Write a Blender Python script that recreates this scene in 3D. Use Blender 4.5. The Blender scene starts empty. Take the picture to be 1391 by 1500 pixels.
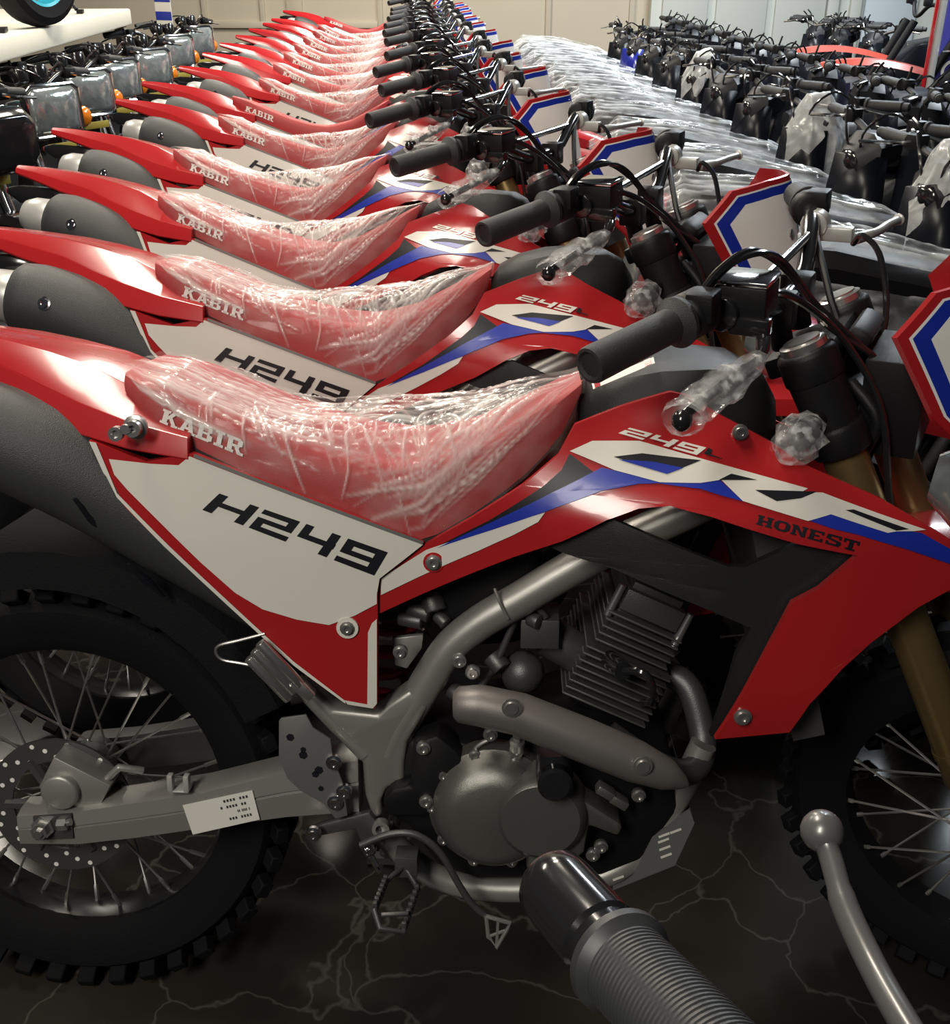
import bpy, bmesh, math, random
import numpy as np
from mathutils import Vector, Matrix, noise
from mathutils.geometry import tessellate_polygon
random.seed(7)
scene = bpy.context.scene
COL = scene.collection

# ------------------------------------------------------------------ camera
FPX, CXP, CYP = 1600.0, 695.5, 750.0
CAM = Vector((0.690, -1.288, 1.4045))
PITCH, YAW = math.radians(27.135), math.radians(-2.613)
FW = Vector((math.sin(YAW)*math.cos(PITCH), math.cos(YAW)*math.cos(PITCH), -math.sin(PITCH)))
RT = Vector((math.cos(YAW), -math.sin(YAW), 0.0))
UP = RT.cross(FW)
cd = bpy.data.cameras.new('camera'); camo = bpy.data.objects.new('camera', cd); COL.objects.link(camo)
m = Matrix((RT, UP, -FW)).transposed().to_4x4(); m.translation = CAM; camo.matrix_world = m
cd.sensor_fit = 'HORIZONTAL'; cd.sensor_width = 36.0; cd.lens = 36.0*FPX/1391.0
cd.clip_start = 0.02; cd.clip_end = 60
scene.camera = camo

# ------------------------------------------------------------------ world, lights, exposure
w = bpy.data.worlds.new('world'); scene.world = w; w.use_nodes = True
w.node_tree.nodes['Background'].inputs[0].default_value = (0.80, 0.86, 1.0, 1)
w.node_tree.nodes['Background'].inputs[1].default_value = 0.025
vs = scene.view_settings
vs.view_transform = 'Standard'; vs.look = 'None'; vs.gamma = 1.0; vs.use_curve_mapping = False; vs.exposure = 0.0
def area(name, loc, sx, sy, power, color, target=None):
    l = bpy.data.lights.new(name, 'AREA'); l.shape = 'RECTANGLE'; l.size = sx; l.size_y = sy
    l.energy = power; l.color = color
    o = bpy.data.objects.new(name, l); COL.objects.link(o); o.location = loc
    t = Vector(target) if target else Vector((loc[0], loc[1], 0))
    o.rotation_euler = (t-Vector(loc)).to_track_quat('-Z', 'Y').to_euler()
    return o
area('ceiling_lamp_near', (-0.35, 0.8, 3.5), 0.6, 1.5, 85, (1.0, 0.90, 0.76))
area('ceiling_lamp_middle', (-0.3, 4.2, 3.5), 0.6, 1.5, 100, (1.0, 0.90, 0.76))
area('ceiling_lamp_far', (-0.8, 7.6, 3.5), 0.6, 1.5, 170, (1.0, 0.92, 0.80))
area('ceiling_lamp_cool_near', (3.3, 4.7, 3.4), 0.6, 1.6, 230, (0.84, 0.93, 1.0))
area('ceiling_lamp_cool_far', (2.2, 7.2, 3.4), 0.6, 1.6, 170, (0.88, 0.95, 1.0))
area('ceiling_lamp_left', (-2.4, 3.4, 3.4), 0.6, 1.5, 90, (1.0, 0.93, 0.80))
area('ceiling_lamp_aisle', (-0.6, -2.9, 3.3), 0.7, 1.6, 95, (1.0, 0.94, 0.84), (0.4, 0.0, 0.6))

# ------------------------------------------------------------------ photo geometry helpers
LEAN, LOFF = math.radians(11.0), -0.112          # the dirt bikes lean on their side stands
ML = Matrix.Translation((0, LOFF, 0)) @ Matrix.Rotation(-LEAN, 4, 'X')
BIKE_FRAME = [Matrix.Identity(4)]                 # frame in which traced points are wanted
def at(px, py, y):
    inv = BIKE_FRAME[0].inverted()
    c = inv @ CAM; d = inv.to_3x3() @ (FW*FPX + RT*(px-CXP) - UP*(py-CYP))
    return c + d*((y-c.y)/d.y)
def atz(px, py, z):
    d = FW*FPX + RT*(px-CXP) - UP*(py-CYP)
    return CAM + d*((z-CAM.z)/d.z)
def atd(px, py, dep):
    return CAM + (FW*FPX + RT*(px-CXP) - UP*(py-CYP))*(dep/FPX)
def ong(px, py, g):
    y = -0.14
    for _ in range(14):
        p = at(px, py, y); y = 0.5*y+0.5*g(p.x, p.z)
    p = at(px, py, y); return p
def const(y): return lambda x, z: y
def sst(a, b, t):
    t = max(0.0, min(1.0, (t-a)/(b-a))); return t*t*(3-2*t)

# ------------------------------------------------------------------ materials
MATS = {}
def mat(name, col, rough=0.5, metal=0.0, coat=0.0, bump=0.0, bscale=200.0, var=0.0, vscale=8.0, spec=0.5, emit=None, alpha=None, trans=0.0):
    m = bpy.data.materials.new(name); m.use_nodes = True; nt = m.node_tree; n = nt.nodes; b = n['Principled BSDF']
    b.inputs['Base Color'].default_value = (*col, 1); b.inputs['Roughness'].default_value = rough
    b.inputs['Metallic'].default_value = metal; b.inputs['Coat Weight'].default_value = coat
    b.inputs['Coat Roughness'].default_value = 0.06; b.inputs['Specular IOR Level'].default_value = spec
    b.inputs['Transmission Weight'].default_value = trans
    tc = n.new('ShaderNodeTexCoord')
    if var > 0:
        t = n.new('ShaderNodeTexNoise'); t.inputs['Scale'].default_value = vscale; t.inputs['Detail'].default_value = 4
        nt.links.new(tc.outputs['Object'], t.inputs['Vector'])
        mr = n.new('ShaderNodeMapRange'); mr.inputs[3].default_value = 1-var; mr.inputs[4].default_value = 1+var
        nt.links.new(t.outputs['Fac'], mr.inputs[0])
        mx = n.new('ShaderNodeVectorMath'); mx.operation = 'SCALE'; mx.inputs[0].default_value = col
        nt.links.new(mr.outputs[0], mx.inputs['Scale']); nt.links.new(mx.outputs[0], b.inputs['Base Color'])
    if bump > 0:
        t = n.new('ShaderNodeTexNoise'); t.inputs['Scale'].default_value = bscale; t.inputs['Detail'].default_value = 3
        nt.links.new(tc.outputs['Object'], t.inputs['Vector'])
        bp = n.new('ShaderNodeBump'); bp.inputs['Strength'].default_value = bump; bp.inputs['Distance'].default_value = 0.002
        nt.links.new(t.outputs['Fac'], bp.inputs['Height']); nt.links.new(bp.outputs[0], b.inputs['Normal'])
    if emit: b.inputs['Emission Color'].default_value = (*emit[0], 1); b.inputs['Emission Strength'].default_value = emit[1]
    MATS[name] = m; return m
mat('red', (0.37, 0.014, 0.017), 0.22, coat=0.3, var=0.06, vscale=3)
mat('seat_red', (0.36, 0.022, 0.024), 0.55, bump=0.15, bscale=700, var=0.06)
mat('white', (0.84, 0.83, 0.79), 0.25, coat=0.2, var=0.03)
mat('offwhite', (0.68, 0.66, 0.60), 0.28, coat=0.2, var=0.03)
mat('blue', (0.010, 0.028, 0.33), 0.34, coat=0.08)
mat('ink', (0.010, 0.010, 0.014), 0.4, spec=0.3)
mat('black', (0.008, 0.008, 0.009), 0.45, bump=0.2, bscale=900, spec=0.22)
mat('black_gloss', (0.012, 0.012, 0.013), 0.16, coat=0.4)
mat('tank_black', (0.014, 0.0145, 0.0145), 0.42, bump=0.3, bscale=1100, spec=0.35)
mat('muffler', (0.038, 0.040, 0.040), 0.50, bump=0.4, bscale=800)
mat('muffler_cap', (0.45, 0.45, 0.43), 0.35, metal=0.3)
mat('rubber', (0.006, 0.006, 0.007), 0.75, bump=0.4, bscale=300, spec=0.15)
mat('grip', (0.018, 0.018, 0.019), 0.55, bump=0.6, bscale=900)
mat('frame', (0.33, 0.32, 0.30), 0.36, metal=0.55, bump=0.15, bscale=1500, coat=0.15)
mat('alloy', (0.36, 0.35, 0.33), 0.40, metal=0.6, bump=0.15, bscale=900)
mat('engine', (0.21, 0.207, 0.19), 0.34, metal=0.75, bump=0.25, bscale=900)
mat('dark_metal', (0.10, 0.10, 0.10), 0.42, metal=0.6, bump=0.2, bscale=700)
mat('plate_grey', (0.17, 0.17, 0.165), 0.5, metal=0.4)
mat('shield', (0.19, 0.175, 0.165), 0.42, metal=0.5, bump=0.15, bscale=1200)
mat('fin', (0.16, 0.16, 0.155), 0.36, metal=0.6)
mat('gold', (0.24, 0.165, 0.07), 0.38, metal=0.75)
mat('chrome', (0.80, 0.80, 0.80), 0.12, metal=1.0)
mat('steel', (0.55, 0.54, 0.52), 0.28, metal=0.9)
mat('rim_black', (0.02, 0.02, 0.022), 0.3, metal=0.2)
mat('amber', (0.75, 0.20, 0.012), 0.18, coat=0.5, var=0.35, vscale=60)
mat('lens', (0.46, 0.52, 0.52), 0.12, metal=0.65, coat=0.6, bump=0.8, bscale=28, var=0.5, vscale=30)
mat('tail_lens', (0.40, 0.012, 0.016), 0.15, coat=0.5)
mat('wall_beige', (0.50, 0.44, 0.34), 0.6, var=0.05, vscale=1.5)
mat('wall_grey', (0.55, 0.57, 0.52), 0.6, var=0.04, vscale=1.5)
mat('wall_pale', (0.60, 0.66, 0.70), 0.6, var=0.04, vscale=1.5)
mat('podium', (0.80, 0.78, 0.66), 0.35, var=0.06, vscale=3)
mat('cyan', (0.03, 0.40, 0.55), 0.25, coat=0.4)
mat('banner_blue', (0.05, 0.045, 0.28), 0.5)
mat('orange_red', (0.38, 0.05, 0.03), 0.3, coat=0.3)
mat('yellow', (0.34, 0.27, 0.04), 0.5)
mat('scooter_black', (0.005, 0.006, 0.009), 0.30, spec=0.2)
mat('scooter_blue', (0.012, 0.02, 0.22), 0.22, coat=0.3)
mat('scooter_grey', (0.10, 0.10, 0.11), 0.3, coat=0.3)
mat('paper', (0.74, 0.72, 0.66), 0.6)
mat('spring', (0.32, 0.01, 0.02), 0.35)

def wrap_mat(name, tint, base, streak, milky, fold=True, rough=0.12, nscale=14):
    """clear film: more opaque where it is folded double (mesh attribute 'fold') and in milky patches"""
    m = bpy.data.materials.new(name); m.use_nodes = True; nt = m.node_tree; n = nt.nodes; L = nt.links
    out = n['Material Output']; b = n['Principled BSDF']
    b.inputs['Base Color'].default_value = (*tint, 1); b.inputs['Roughness'].default_value = rough
    b.inputs['Specular IOR Level'].default_value = 0.8
    tc = n.new('ShaderNodeTexCoord')
    t3 = n.new('ShaderNodeTexNoise'); t3.inputs['Scale'].default_value = nscale; t3.inputs['Detail'].default_value = 4; L.new(tc.outputs['Object'], t3.inputs['Vector'])
    m3 = n.new('ShaderNodeMapRange'); m3.inputs[1].default_value = 0.45; m3.inputs[2].default_value = 0.75; m3.inputs[3].default_value = base; m3.inputs[4].default_value = base+milky
    L.new(t3.outputs['Fac'], m3.inputs[0])
    if fold:
        at_ = n.new('ShaderNodeAttribute'); at_.attribute_name = 'fold'; src = at_.outputs['Fac']
    else:
        t = n.new('ShaderNodeTexNoise'); t.inputs['Scale'].default_value = 55; t.inputs['Detail'].default_value = 2; L.new(tc.outputs['Object'], t.inputs['Vector'])
        mr = n.new('ShaderNodeMapRange'); mr.inputs[1].default_value = 0.52; mr.inputs[2].default_value = 0.68; L.new(t.outputs['Fac'], mr.inputs[0]); src = mr.outputs[0]
    mu = n.new('ShaderNodeMath'); mu.operation = 'MULTIPLY'; mu.inputs[1].default_value = streak; L.new(src, mu.inputs[0])  # streak opacity paints in crease highlights along with the doubled film
    ad = n.new('ShaderNodeMath'); ad.operation = 'ADD'; ad.use_clamp = True; L.new(mu.outputs[0], ad.inputs[0]); L.new(m3.outputs[0], ad.inputs[1])
    bp = n.new('ShaderNodeBump'); bp.inputs['Strength'].default_value = 0.5; bp.inputs['Distance'].default_value = 0.003
    L.new(t3.outputs['Fac'], bp.inputs['Height']); L.new(bp.outputs[0], b.inputs['Normal'])
    tr = n.new('ShaderNodeBsdfTransparent'); mx = n.new('ShaderNodeMixShader')
    L.new(ad.outputs[0], mx.inputs[0]); L.new(tr.outputs[0], mx.inputs[1]); L.new(b.outputs[0], mx.inputs[2])
    L.new(mx.outputs[0], out.inputs['Surface'])
    MATS[name] = m
wrap_mat('seat_wrap', (0.97, 0.93, 0.89), 0.035, 0.62, 0.12)
wrap_mat('bag_wrap', (0.88, 0.93, 0.96), 0.06, 0.62, 0.20, True, 0.08)
wrap_mat('bag_white', (0.90, 0.93, 0.93), 0.32, 0.55, 0.30, True, 0.12)
wrap_mat('small_wrap', (0.85, 0.85, 0.85), 0.10, 0.45, 0.35, False, 0.05, 40)
mat('lever_paint', (0.13, 0.13, 0.128), 0.32, metal=0.4, coat=0.2)
mat('grip_soft', (0.030, 0.032, 0.033), 0.45)
mat('cowl_black', (0.006, 0.0065, 0.009), 0.45, spec=0.25)

def marble():
    m = bpy.data.materials.new('marble'); m.use_nodes = True; nt = m.node_tree; n = nt.nodes; L = nt.links; b = n['Principled BSDF']
    tc = n.new('ShaderNodeTexCoord')
    big = n.new('ShaderNodeTexNoise'); big.inputs['Scale'].default_value = 1.6; big.inputs['Detail'].default_value = 6
    L.new(tc.outputs['Object'], big.inputs['Vector'])
    cr = n.new('ShaderNodeValToRGB'); cr.color_ramp.elements[0].color = (0.008, 0.0075, 0.007, 1); cr.color_ramp.elements[1].color = (0.040, 0.035, 0.028, 1)
    cr.color_ramp.elements[0].position = 0.38; cr.color_ramp.elements[1].position = 0.72
    L.new(big.outputs['Fac'], cr.inputs[0])
    dis = n.new('ShaderNodeTexNoise'); dis.inputs['Scale'].default_value = 3.0; dis.inputs['Detail'].default_value = 5
    L.new(tc.outputs['Object'], dis.inputs['Vector'])
    add = n.new('ShaderNodeMix'); add.data_type = 'VECTOR'; add.inputs[0].default_value = 0.28
    L.new(tc.outputs['Object'], add.inputs[4]); L.new(dis.outputs['Color'], add.inputs[5])
    vo = n.new('ShaderNodeTexVoronoi'); vo.feature = 'DISTANCE_TO_EDGE'; vo.inputs['Scale'].default_value = 6.0
    L.new(add.outputs[1], vo.inputs['Vector'])
    mr = n.new('ShaderNodeMapRange'); mr.inputs[1].default_value = 0.0; mr.inputs[2].default_value = 0.016; mr.inputs[3].default_value = 0.34; mr.inputs[4].default_value = 0.0
    L.new(vo.outputs['Distance'], mr.inputs[0])
    ml = n.new('ShaderNodeMath'); ml.operation = 'MULTIPLY'; L.new(mr.outputs[0], ml.inputs[0]); L.new(big.outputs['Fac'], ml.inputs[1])
    mx = n.new('ShaderNodeMix'); mx.data_type = 'RGBA'; L.new(ml.outputs[0], mx.inputs[0]); L.new(cr.outputs[0], mx.inputs[6]); mx.inputs[7].default_value = (0.28, 0.26, 0.22, 1)
    L.new(mx.outputs[2], b.inputs['Base Color']); b.inputs['Roughness'].default_value = 0.14; b.inputs['Specular IOR Level'].default_value = 0.16
    MATS['marble'] = m
marble()

# ------------------------------------------------------------------ mesh builder
class MB:
    def __init__(s): s.v = []; s.f = []
    def add(s, vs, fs):
        o = len(s.v); s.v += [Vector(p) for p in vs]; s.f += [[i+o for i in f] for f in fs]; return s
    def loft(s, rings, cap=True, closed=True):
        n = len(rings[0]); vs = [p for r in rings for p in r]; fs = []
        for i in range(len(rings)-1):
            for j in range(n if closed else n-1):
                a = i*n+j; b = i*n+(j+1) % n
                fs.append([a, b, b+n, a+n])
        if cap and closed:
            fs.append(list(range(n))[::-1]); fs.append([(len(rings)-1)*n+j for j in range(n)])
        return s.add(vs, fs)
    def tube(s, path, r, n=10, ry=None, up=None):
        path = [Vector(p) for p in path]; N = len(path)
        rs = r if isinstance(r, (list, tuple)) else [r]*N
        rings = []; u = None
        for i, p in enumerate(path):
            t = (path[min(i+1, N-1)]-path[max(i-1, 0)]).normalized()
            if u is None:
                u = Vector(up) if up else (Vector((0, 0, 1)) if abs(t.z) < .9 else Vector((1, 0, 0)))
            u = (u-t*u.dot(t)).normalized(); v = t.cross(u)
            k = (ry or 1.0)
            rings.append([p+(u*math.cos(a)*rs[i]*k+v*math.sin(a)*rs[i]) for a in [2*math.pi*j/n for j in range(n)]])
        return s.loft(rings)
    def cyl(s, a, b, r, r2=None, n=14):
        return s.tube([a, b], [r, r if r2 is None else r2], n)
    def lathe(s, o, d, prof, n=20):
        o = Vector(o); d = Vector(d).normalized(); u = d.orthogonal().normalized(); v = d.cross(u)
        return s.loft([[o+d*t+(u*math.cos(2*math.pi*j/n)+v*math.sin(2*math.pi*j/n))*max(r, 1e-4) for j in range(n)] for t, r in prof])
    def box(s, c, size, rot=None):
        c = Vector(c); R = rot or Matrix.Identity(3)
        vs = [c+R @ Vector((x*size[0]/2, y*size[1]/2, z*size[2]/2)) for x in (-1, 1) for y in (-1, 1) for z in (-1, 1)]
        return s.add(vs, [[0, 1, 3, 2], [4, 6, 7, 5], [0, 4, 5, 1], [2, 3, 7, 6], [0, 2, 6, 4], [1, 5, 7, 3]])
    def ball(s, c, r, n=12, sc=(1, 1, 1)):
        c = Vector(c); rings = []
        for i in range(n//2+1):
            a = math.pi*i/(n//2); z = math.cos(a); q = max(math.sin(a), 1e-3)
            rings.append([c+Vector((q*math.cos(2*math.pi*j/n)*r*sc[0], q*math.sin(2*math.pi*j/n)*r*sc[1], z*r*sc[2])) for j in range(n)])
        return s.loft(rings, cap=False)
    def prism(s, pts, off):
        """polygon of 3D points extruded by vector off"""
        pts = [Vector(p) for p in pts]; n = len(pts); off = Vector(off)
        tri = tessellate_polygon([pts])
        fs = [list(t) for t in tri]+[[i+n for i in t][::-1] for t in tri]+[[i, (i+1) % n, (i+1) % n+n, i+n] for i in range(n)]
        return s.add(pts+[p+off for p in pts], fs)
    def torus(s, c, axis, R, prof, n=48):
        """ring: prof = list of (radial, axial) points relative to R, closed loop"""
        c = Vector(c); d = Vector(axis).normalized(); u = d.orthogonal().normalized(); v = d.cross(u); m_ = len(prof); vs = []; fs = []
        for i in range(n):
            a = 2*math.pi*i/n; e = u*math.cos(a)+v*math.sin(a)
            vs += [c+e*(R+p)+d*q for p, q in prof]
        for i in range(n):
            for j in range(m_):
                fs.append([i*m_+j, i*m_+(j+1) % m_, ((i+1) % n)*m_+(j+1) % m_, ((i+1) % n)*m_+j])
        return s.add(vs, fs)
    def mirrored(s):
        k = MB(); k.v = [Vector((p.x, -p.y, p.z)) for p in s.v]; k.f = [f[::-1] for f in s.f]; return k
    def build(s, name, material, parent=None, bevel=0.0, seg=2, angle=38, smooth=True, fix=True, sharp=40):
        me = bpy.data.meshes.new(name)
        bm = bmesh.new(); vv = [bm.verts.new(p) for p in s.v]; bm.verts.ensure_lookup_table()
        for f in s.f:
            try: bm.faces.new([vv[i] for i in f])
            except ValueError: pass
        if fix: bmesh.ops.recalc_face_normals(bm, faces=bm.faces)
        if bevel > 0:
            bmesh.ops.remove_doubles(bm, verts=bm.verts, dist=1e-5)
            bmesh.ops.dissolve_limit(bm, angle_limit=math.radians(1), verts=bm.verts, edges=bm.edges)
            ed = [e for e in bm.edges if len(e.link_faces) == 2 and e.calc_face_angle(0) > math.radians(angle)]
            bmesh.ops.bevel(bm, geom=ed, offset=bevel, segments=seg, affect='EDGES', profile=0.5, clamp_overlap=True)
        bm.to_mesh(me); bm.free()
        me.materials.append(MATS[material])
        if smooth:
            me.polygons.foreach_set('use_smooth', [True]*len(me.polygons)); me.set_sharp_from_angle(angle=math.radians(sharp))
        o = bpy.data.objects.new(name, me); COL.objects.link(o)
        if parent is not None: o.parent = parent
        return o
def spl(pts, n=6):
    """Catmull-Rom through points"""
    P = [Vector(p) for p in pts]; out = []
    for i in range(len(P)-1):
        a, b, c, d = P[max(i-1, 0)], P[i], P[i+1], P[min(i+2, len(P)-1)]
        for k in range(n):
            t = k/n
            out.append(0.5*((2*b)+(c-a)*t+(2*a-5*b+4*c-d)*t*t+(3*b-a-3*c+d)*t**3))
    return out+[P[-1]]
def interp(tab, x):
    if x <= tab[0][0]: return tab[0][1]
    for (a, b), (c, d) in zip(tab, tab[1:]):
        if x <= c: return b+(d-b)*(x-a)/(c-a)
    return tab[-1][1]
def fold_field(X, Y, segs):
    f = np.zeros(X.shape)
    for x0, y0, x1, y1, wd, am, bow in segs:
        dx, dy = x1-x0, y1-y0; l2 = dx*dx+dy*dy+1e-9; l = math.sqrt(l2)
        t = ((X-x0)*dx+(Y-y0)*dy)/l2; tc = np.clip(t, 0, 1)
        side = ((X-x0)*dy-(Y-y0)*dx)/l+bow*np.sin(np.pi*tc); over = np.abs(t-tc)*l
        d2 = (side*side+over*over)/(wd*wd)
        f = np.maximum(f, am*np.exp(-d2)*(0.25+0.75*np.sin(np.pi*np.clip(tc*.9+.05, 0, 1))))
    return f
def resample(r, m):
    r = [Vector(p) for p in r]; d = [0]
    for a, b in zip(r, r[1:]): d.append(d[-1]+(b-a).length)
    out = []; i = 0
    for k in range(m):
        s_ = d[-1]*k/(m-1)
        while i < len(r)-2 and d[i+1] < s_: i += 1
        out.append(r[i].lerp(r[i+1], (s_-d[i])/max(d[i+1]-d[i], 1e-9)))
    return out
def film(rings, segs, height, name, material, parent, LU, LV):
    """open sheet with real folds: rings resampled, raised along the fold segments"""
    nu, nv = len(rings), len(rings[0]); A = np.array([[tuple(p) for p in r] for r in rings])
    U, V = np.meshgrid(np.linspace(0, LU, nu), np.linspace(0, LV, nv), indexing='ij'); F = fold_field(U, V, segs)
    du = np.gradient(A, axis=0); dv = np.gradient(A, axis=1); N = np.cross(du, dv); N /= np.linalg.norm(N, axis=2, keepdims=True)+1e-12
    if (N[nu//2, nv//2, 2]) < 0: N = -N
    A = A+N*(F*height)[..., None]
    k = MB(); k.loft([[Vector(p) for p in r] for r in A], closed=False); o = k.build(name, material, parent, fix=False, sharp=180)
    a = o.data.attributes.new('fold', 'FLOAT', 'POINT'); a.data.foreach_set('value', F.ravel().astype(np.float32)); return o
def tag(o, label=None, cat=None, group=None, kind=None):
    if label: o['label'] = label
    if cat: o['category'] = cat
    if group: o['group'] = group
    if kind: o['kind'] = kind
    return o
def empty(name, loc=(0, 0, 0), rz=0.0):
    o = bpy.data.objects.new(name, None); COL.objects.link(o); o.empty_display_size = 0.1
    o.location = loc; o.rotation_euler = (0, 0, rz); return o

def sheet(polys, g, off=0.0, thick=0.0, edge=0.03, flip=False):
    """px polygons laid on the surface y=g(x,z); off moves it outwards, thick gives a solid panel"""
    bm = bmesh.new()
    for poly in polys:
        P = [ong(px, py, g) for px, py in poly]
        flat = [Vector((p.x, p.z, 0)) for p in P]
        vv = [bm.verts.new(p) for p in P]
        for t in tessellate_polygon([flat]):
            try: bm.faces.new([vv[i] for i in t])
            except ValueError: pass
    for _ in range(6):
        ed = [e for e in bm.edges if e.calc_length() > edge]
        if not ed: break
        bmesh.ops.subdivide_edges(bm, edges=ed, cuts=1)
        bmesh.ops.triangulate(bm, faces=[f for f in bm.faces if len(f.verts) > 3])
    for v in bm.verts: v.co.y = g(v.co.x, v.co.z)-off
    bm.normal_update()
    for f in bm.faces:
        if f.normal.y > 0: f.normal_flip()
    if thick > 0:
        r = bmesh.ops.extrude_face_region(bm, geom=list(bm.faces))
        for e in r['geom']:
            if isinstance(e, bmesh.types.BMVert): e.co.y += thick
        bmesh.ops.recalc_face_normals(bm, faces=bm.faces)
    k = MB(); bm.verts.index_update()
    k.v = [v.co.copy() for v in bm.verts]; k.f = [[v.index for v in f.verts] for f in bm.faces]; bm.free(); return k

# ------------------------------------------------------------------ lettering (unit boxes, v up)
def Rr(a, b, c, d): return [(a, b), (c, b), (c, d), (a, d)]
GL = {
 'K': [Rr(.10, 0, .38, 1), Rr(0, 0, .48, .17), Rr(0, .83, .48, 1), [(.38, .38), (.55, .5), (.88, 1), (.62, 1), (.38, .62)], [(.40, .58), (.74, 0), (1, 0), (.60, .66)], Rr(.58, .85, 1, 1), Rr(.66, 0, 1.02, .17)],
 'A': [[(.08, 0), (.30, 0), (.60, 1), (.38, 1)], [(.66, 0), (.94, 0), (.66, 1), (.44, 1)], Rr(.28, .25, .72, .42), Rr(0, 0, .38, .16), Rr(.58, 0, 1.02, .16)],
 'B': [Rr(.10, 0, .38, 1), Rr(0, 0, .80, .17), Rr(0, .83, .78, 1), Rr(.3, .43, .80, .57), [(.66, .52), (.92, .62), (.92, .9), (.70, 1)], [(.68, 0), (.98, .12), (.98, .42), (.66, .52)]],
 'I': [Rr(.30, 0, .70, 1), Rr(.10, 0, .90, .17), Rr(.10, .83, .90, 1)],
 'R': [Rr(.10, 0, .38, 1), Rr(0, 0, .48, .17), Rr(0, .83, .80, 1), Rr(.3, .40, .80, .56), [(.66, .42), (.96, .56), (.96, .88), (.70, 1)], [(.48, .46), (.72, .46), (1, 0), (.72, 0)], Rr(.72, 0, 1.06, .17)],
 'H': [Rr(.08, 0, .34, 1), Rr(.66, 0, .92, 1), Rr(.2, .40, .8, .58), Rr(0, 0, .42, .16), Rr(0, .84, .42, 1), Rr(.58, 0, 1, .16), Rr(.58, .84, 1, 1)],
 'O': [[(0, .25), (.28, .3), (.28, .7), (0, .75)], [(.72, .3), (1, .25), (1, .75), (.72, .7)], [(0, .25), (.25, 0), (.75, 0), (1, .25), (.72, .3), (.6, .18), (.4, .18), (.28, .3)], [(0, .75), (.28, .7), (.4, .82), (.6, .82), (.72, .7), (1, .75), (.75, 1), (.25, 1)]],
 'N': [Rr(.08, 0, .28, 1), Rr(.72, 0, .92, 1), [(.08, 1), (.34, 1), (.92, 0), (.66, 0)], Rr(0, 0, .38, .15), Rr(0, .85, .3, 1), Rr(.62, .85, 1, 1)],
 'E': [Rr(.08, 0, .36, 1), Rr(0, 0, .92, .17), Rr(0, .83, .92, 1), Rr(.3, .42, .68, .58), Rr(.78, 0, .94, .32), Rr(.78, .68, .94, 1)],
 'S': [Rr(.1, .83, .9, 1), Rr(.1, 0, .9, .17), [(.02, .55), (.3, .5), (.3, .9), (.1, 1), (.02, .85)], [(.7, .1), (.98, .15), (.98, .48), (.7, .5)], [(.05, .55), (.3, .66), (.95, .48), (.7, .34)], Rr(.80, .66, .95, 1), Rr(.04, 0, .2, .34)],
 'T': [Rr(.36, 0, .64, 1), Rr(0, .83, 1, 1), Rr(0, .64, .16, 1), Rr(.84, .64, 1, 1), Rr(.2, 0, .8, .16)],
 'h': [Rr(0, 0, .22, 1), Rr(.78, 0, 1, 1), Rr(.1, .40, .9, .62)],
 '2': [Rr(0, .78, .98, 1), Rr(.76, .40, .98, 1), Rr(0, .40, .98, .60), Rr(0, 0, .22, .60), Rr(0, 0, 1, .22)],
 '4': [Rr(0, .42, .22, 1), Rr(0, .38, .98, .60), Rr(.72, 0, .96, 1)],
 '9': [Rr(0, .78, 1, 1), Rr(0, .42, .22, 1), Rr(0, .40, 1, .60), Rr(.76, 0, 1, 1), Rr(0, 0, 1, .22)],
 'L': [Rr(0, 0, .28, 1), Rr(0, 0, 1, .28)],
}
def word(txt, quad, widths=None, gap=0.14):
    """quad: px corners TL,TR,BR,BL"""
    ws = widths or [1]*len(txt); tot = sum(ws)+gap*(len(txt)-1); u0 = 0; out = []
    TL, TR, BR, BL = [Vector((*q, 0)) for q in quad]
    for ch, wd in zip(txt, ws):
        for poly in GL[ch]:
            o = []
            for a, b in poly:
                u = (u0+a*wd)/tot
                p = (BL.lerp(BR, u)).lerp(TL.lerp(TR, u), b); o.append((p.x, p.y))
            out.append(o)
        u0 += wd+gap
    return out
# ------------------------------------------------------------------ setting
def struct(o): o['kind'] = 'structure'; return o
fl = MB(); fl.box((1.0, 3.5, -0.05), (16, 16, 0.1)); struct(fl.build('floor', 'marble', smooth=False))
WY = 10.4
bw = MB(); bw.box((-1.2, WY+0.1, 1.7), (8.0, 0.2, 3.4)); wb = struct(bw.build('wall_back', 'wall_beige', smooth=False))
def wallx(px, py=20): return at(px, py, WY).x
for px in (300, 385, 432, 557, 803, 925):
    k = MB(); k.box((wallx(px), WY-0.012, 1.7), (0.05 if px != 432 else 0.16, 0.03, 3.4)); k.build('batten', 'wall_beige', wb, bevel=0.004)
for (a, b) in ((305, 428), (440, 553)):
    x0, x1 = wallx(a), wallx(b); z1 = at(a, 36, WY).z
    k = MB(); k.box(((x0+x1)/2, WY-0.016, z1), (x1-x0, 0.04, 0.06)); k.build('rail', 'wall_beige', wb, bevel=0.004)
XR = wallx(950)
rw = MB(); rw.box((XR+3.4, WY-0.05, 1.7), (6.8, 0.3, 3.4)); wr = struct(rw.build('wall_right', 'wall_grey', smooth=False))
WY2 = WY-0.2
def wx2(px): return at(px, 30, WY2).x
for a, b, mm in ((968, 1034, 'wall_grey'), (1046, 1120, 'wall_grey'), (1132, 1205, 'wall_grey'), (1262, 1338, 'wall_pale')):
    x0, x1 = wx2(a), wx2(b)
    k = MB(); k.box(((x0+x1)/2, WY2-0.02, 1.95), (x1-x0, 0.05, 2.7)); k.build('wall_panel', mm, wr, bevel=0.01)
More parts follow.
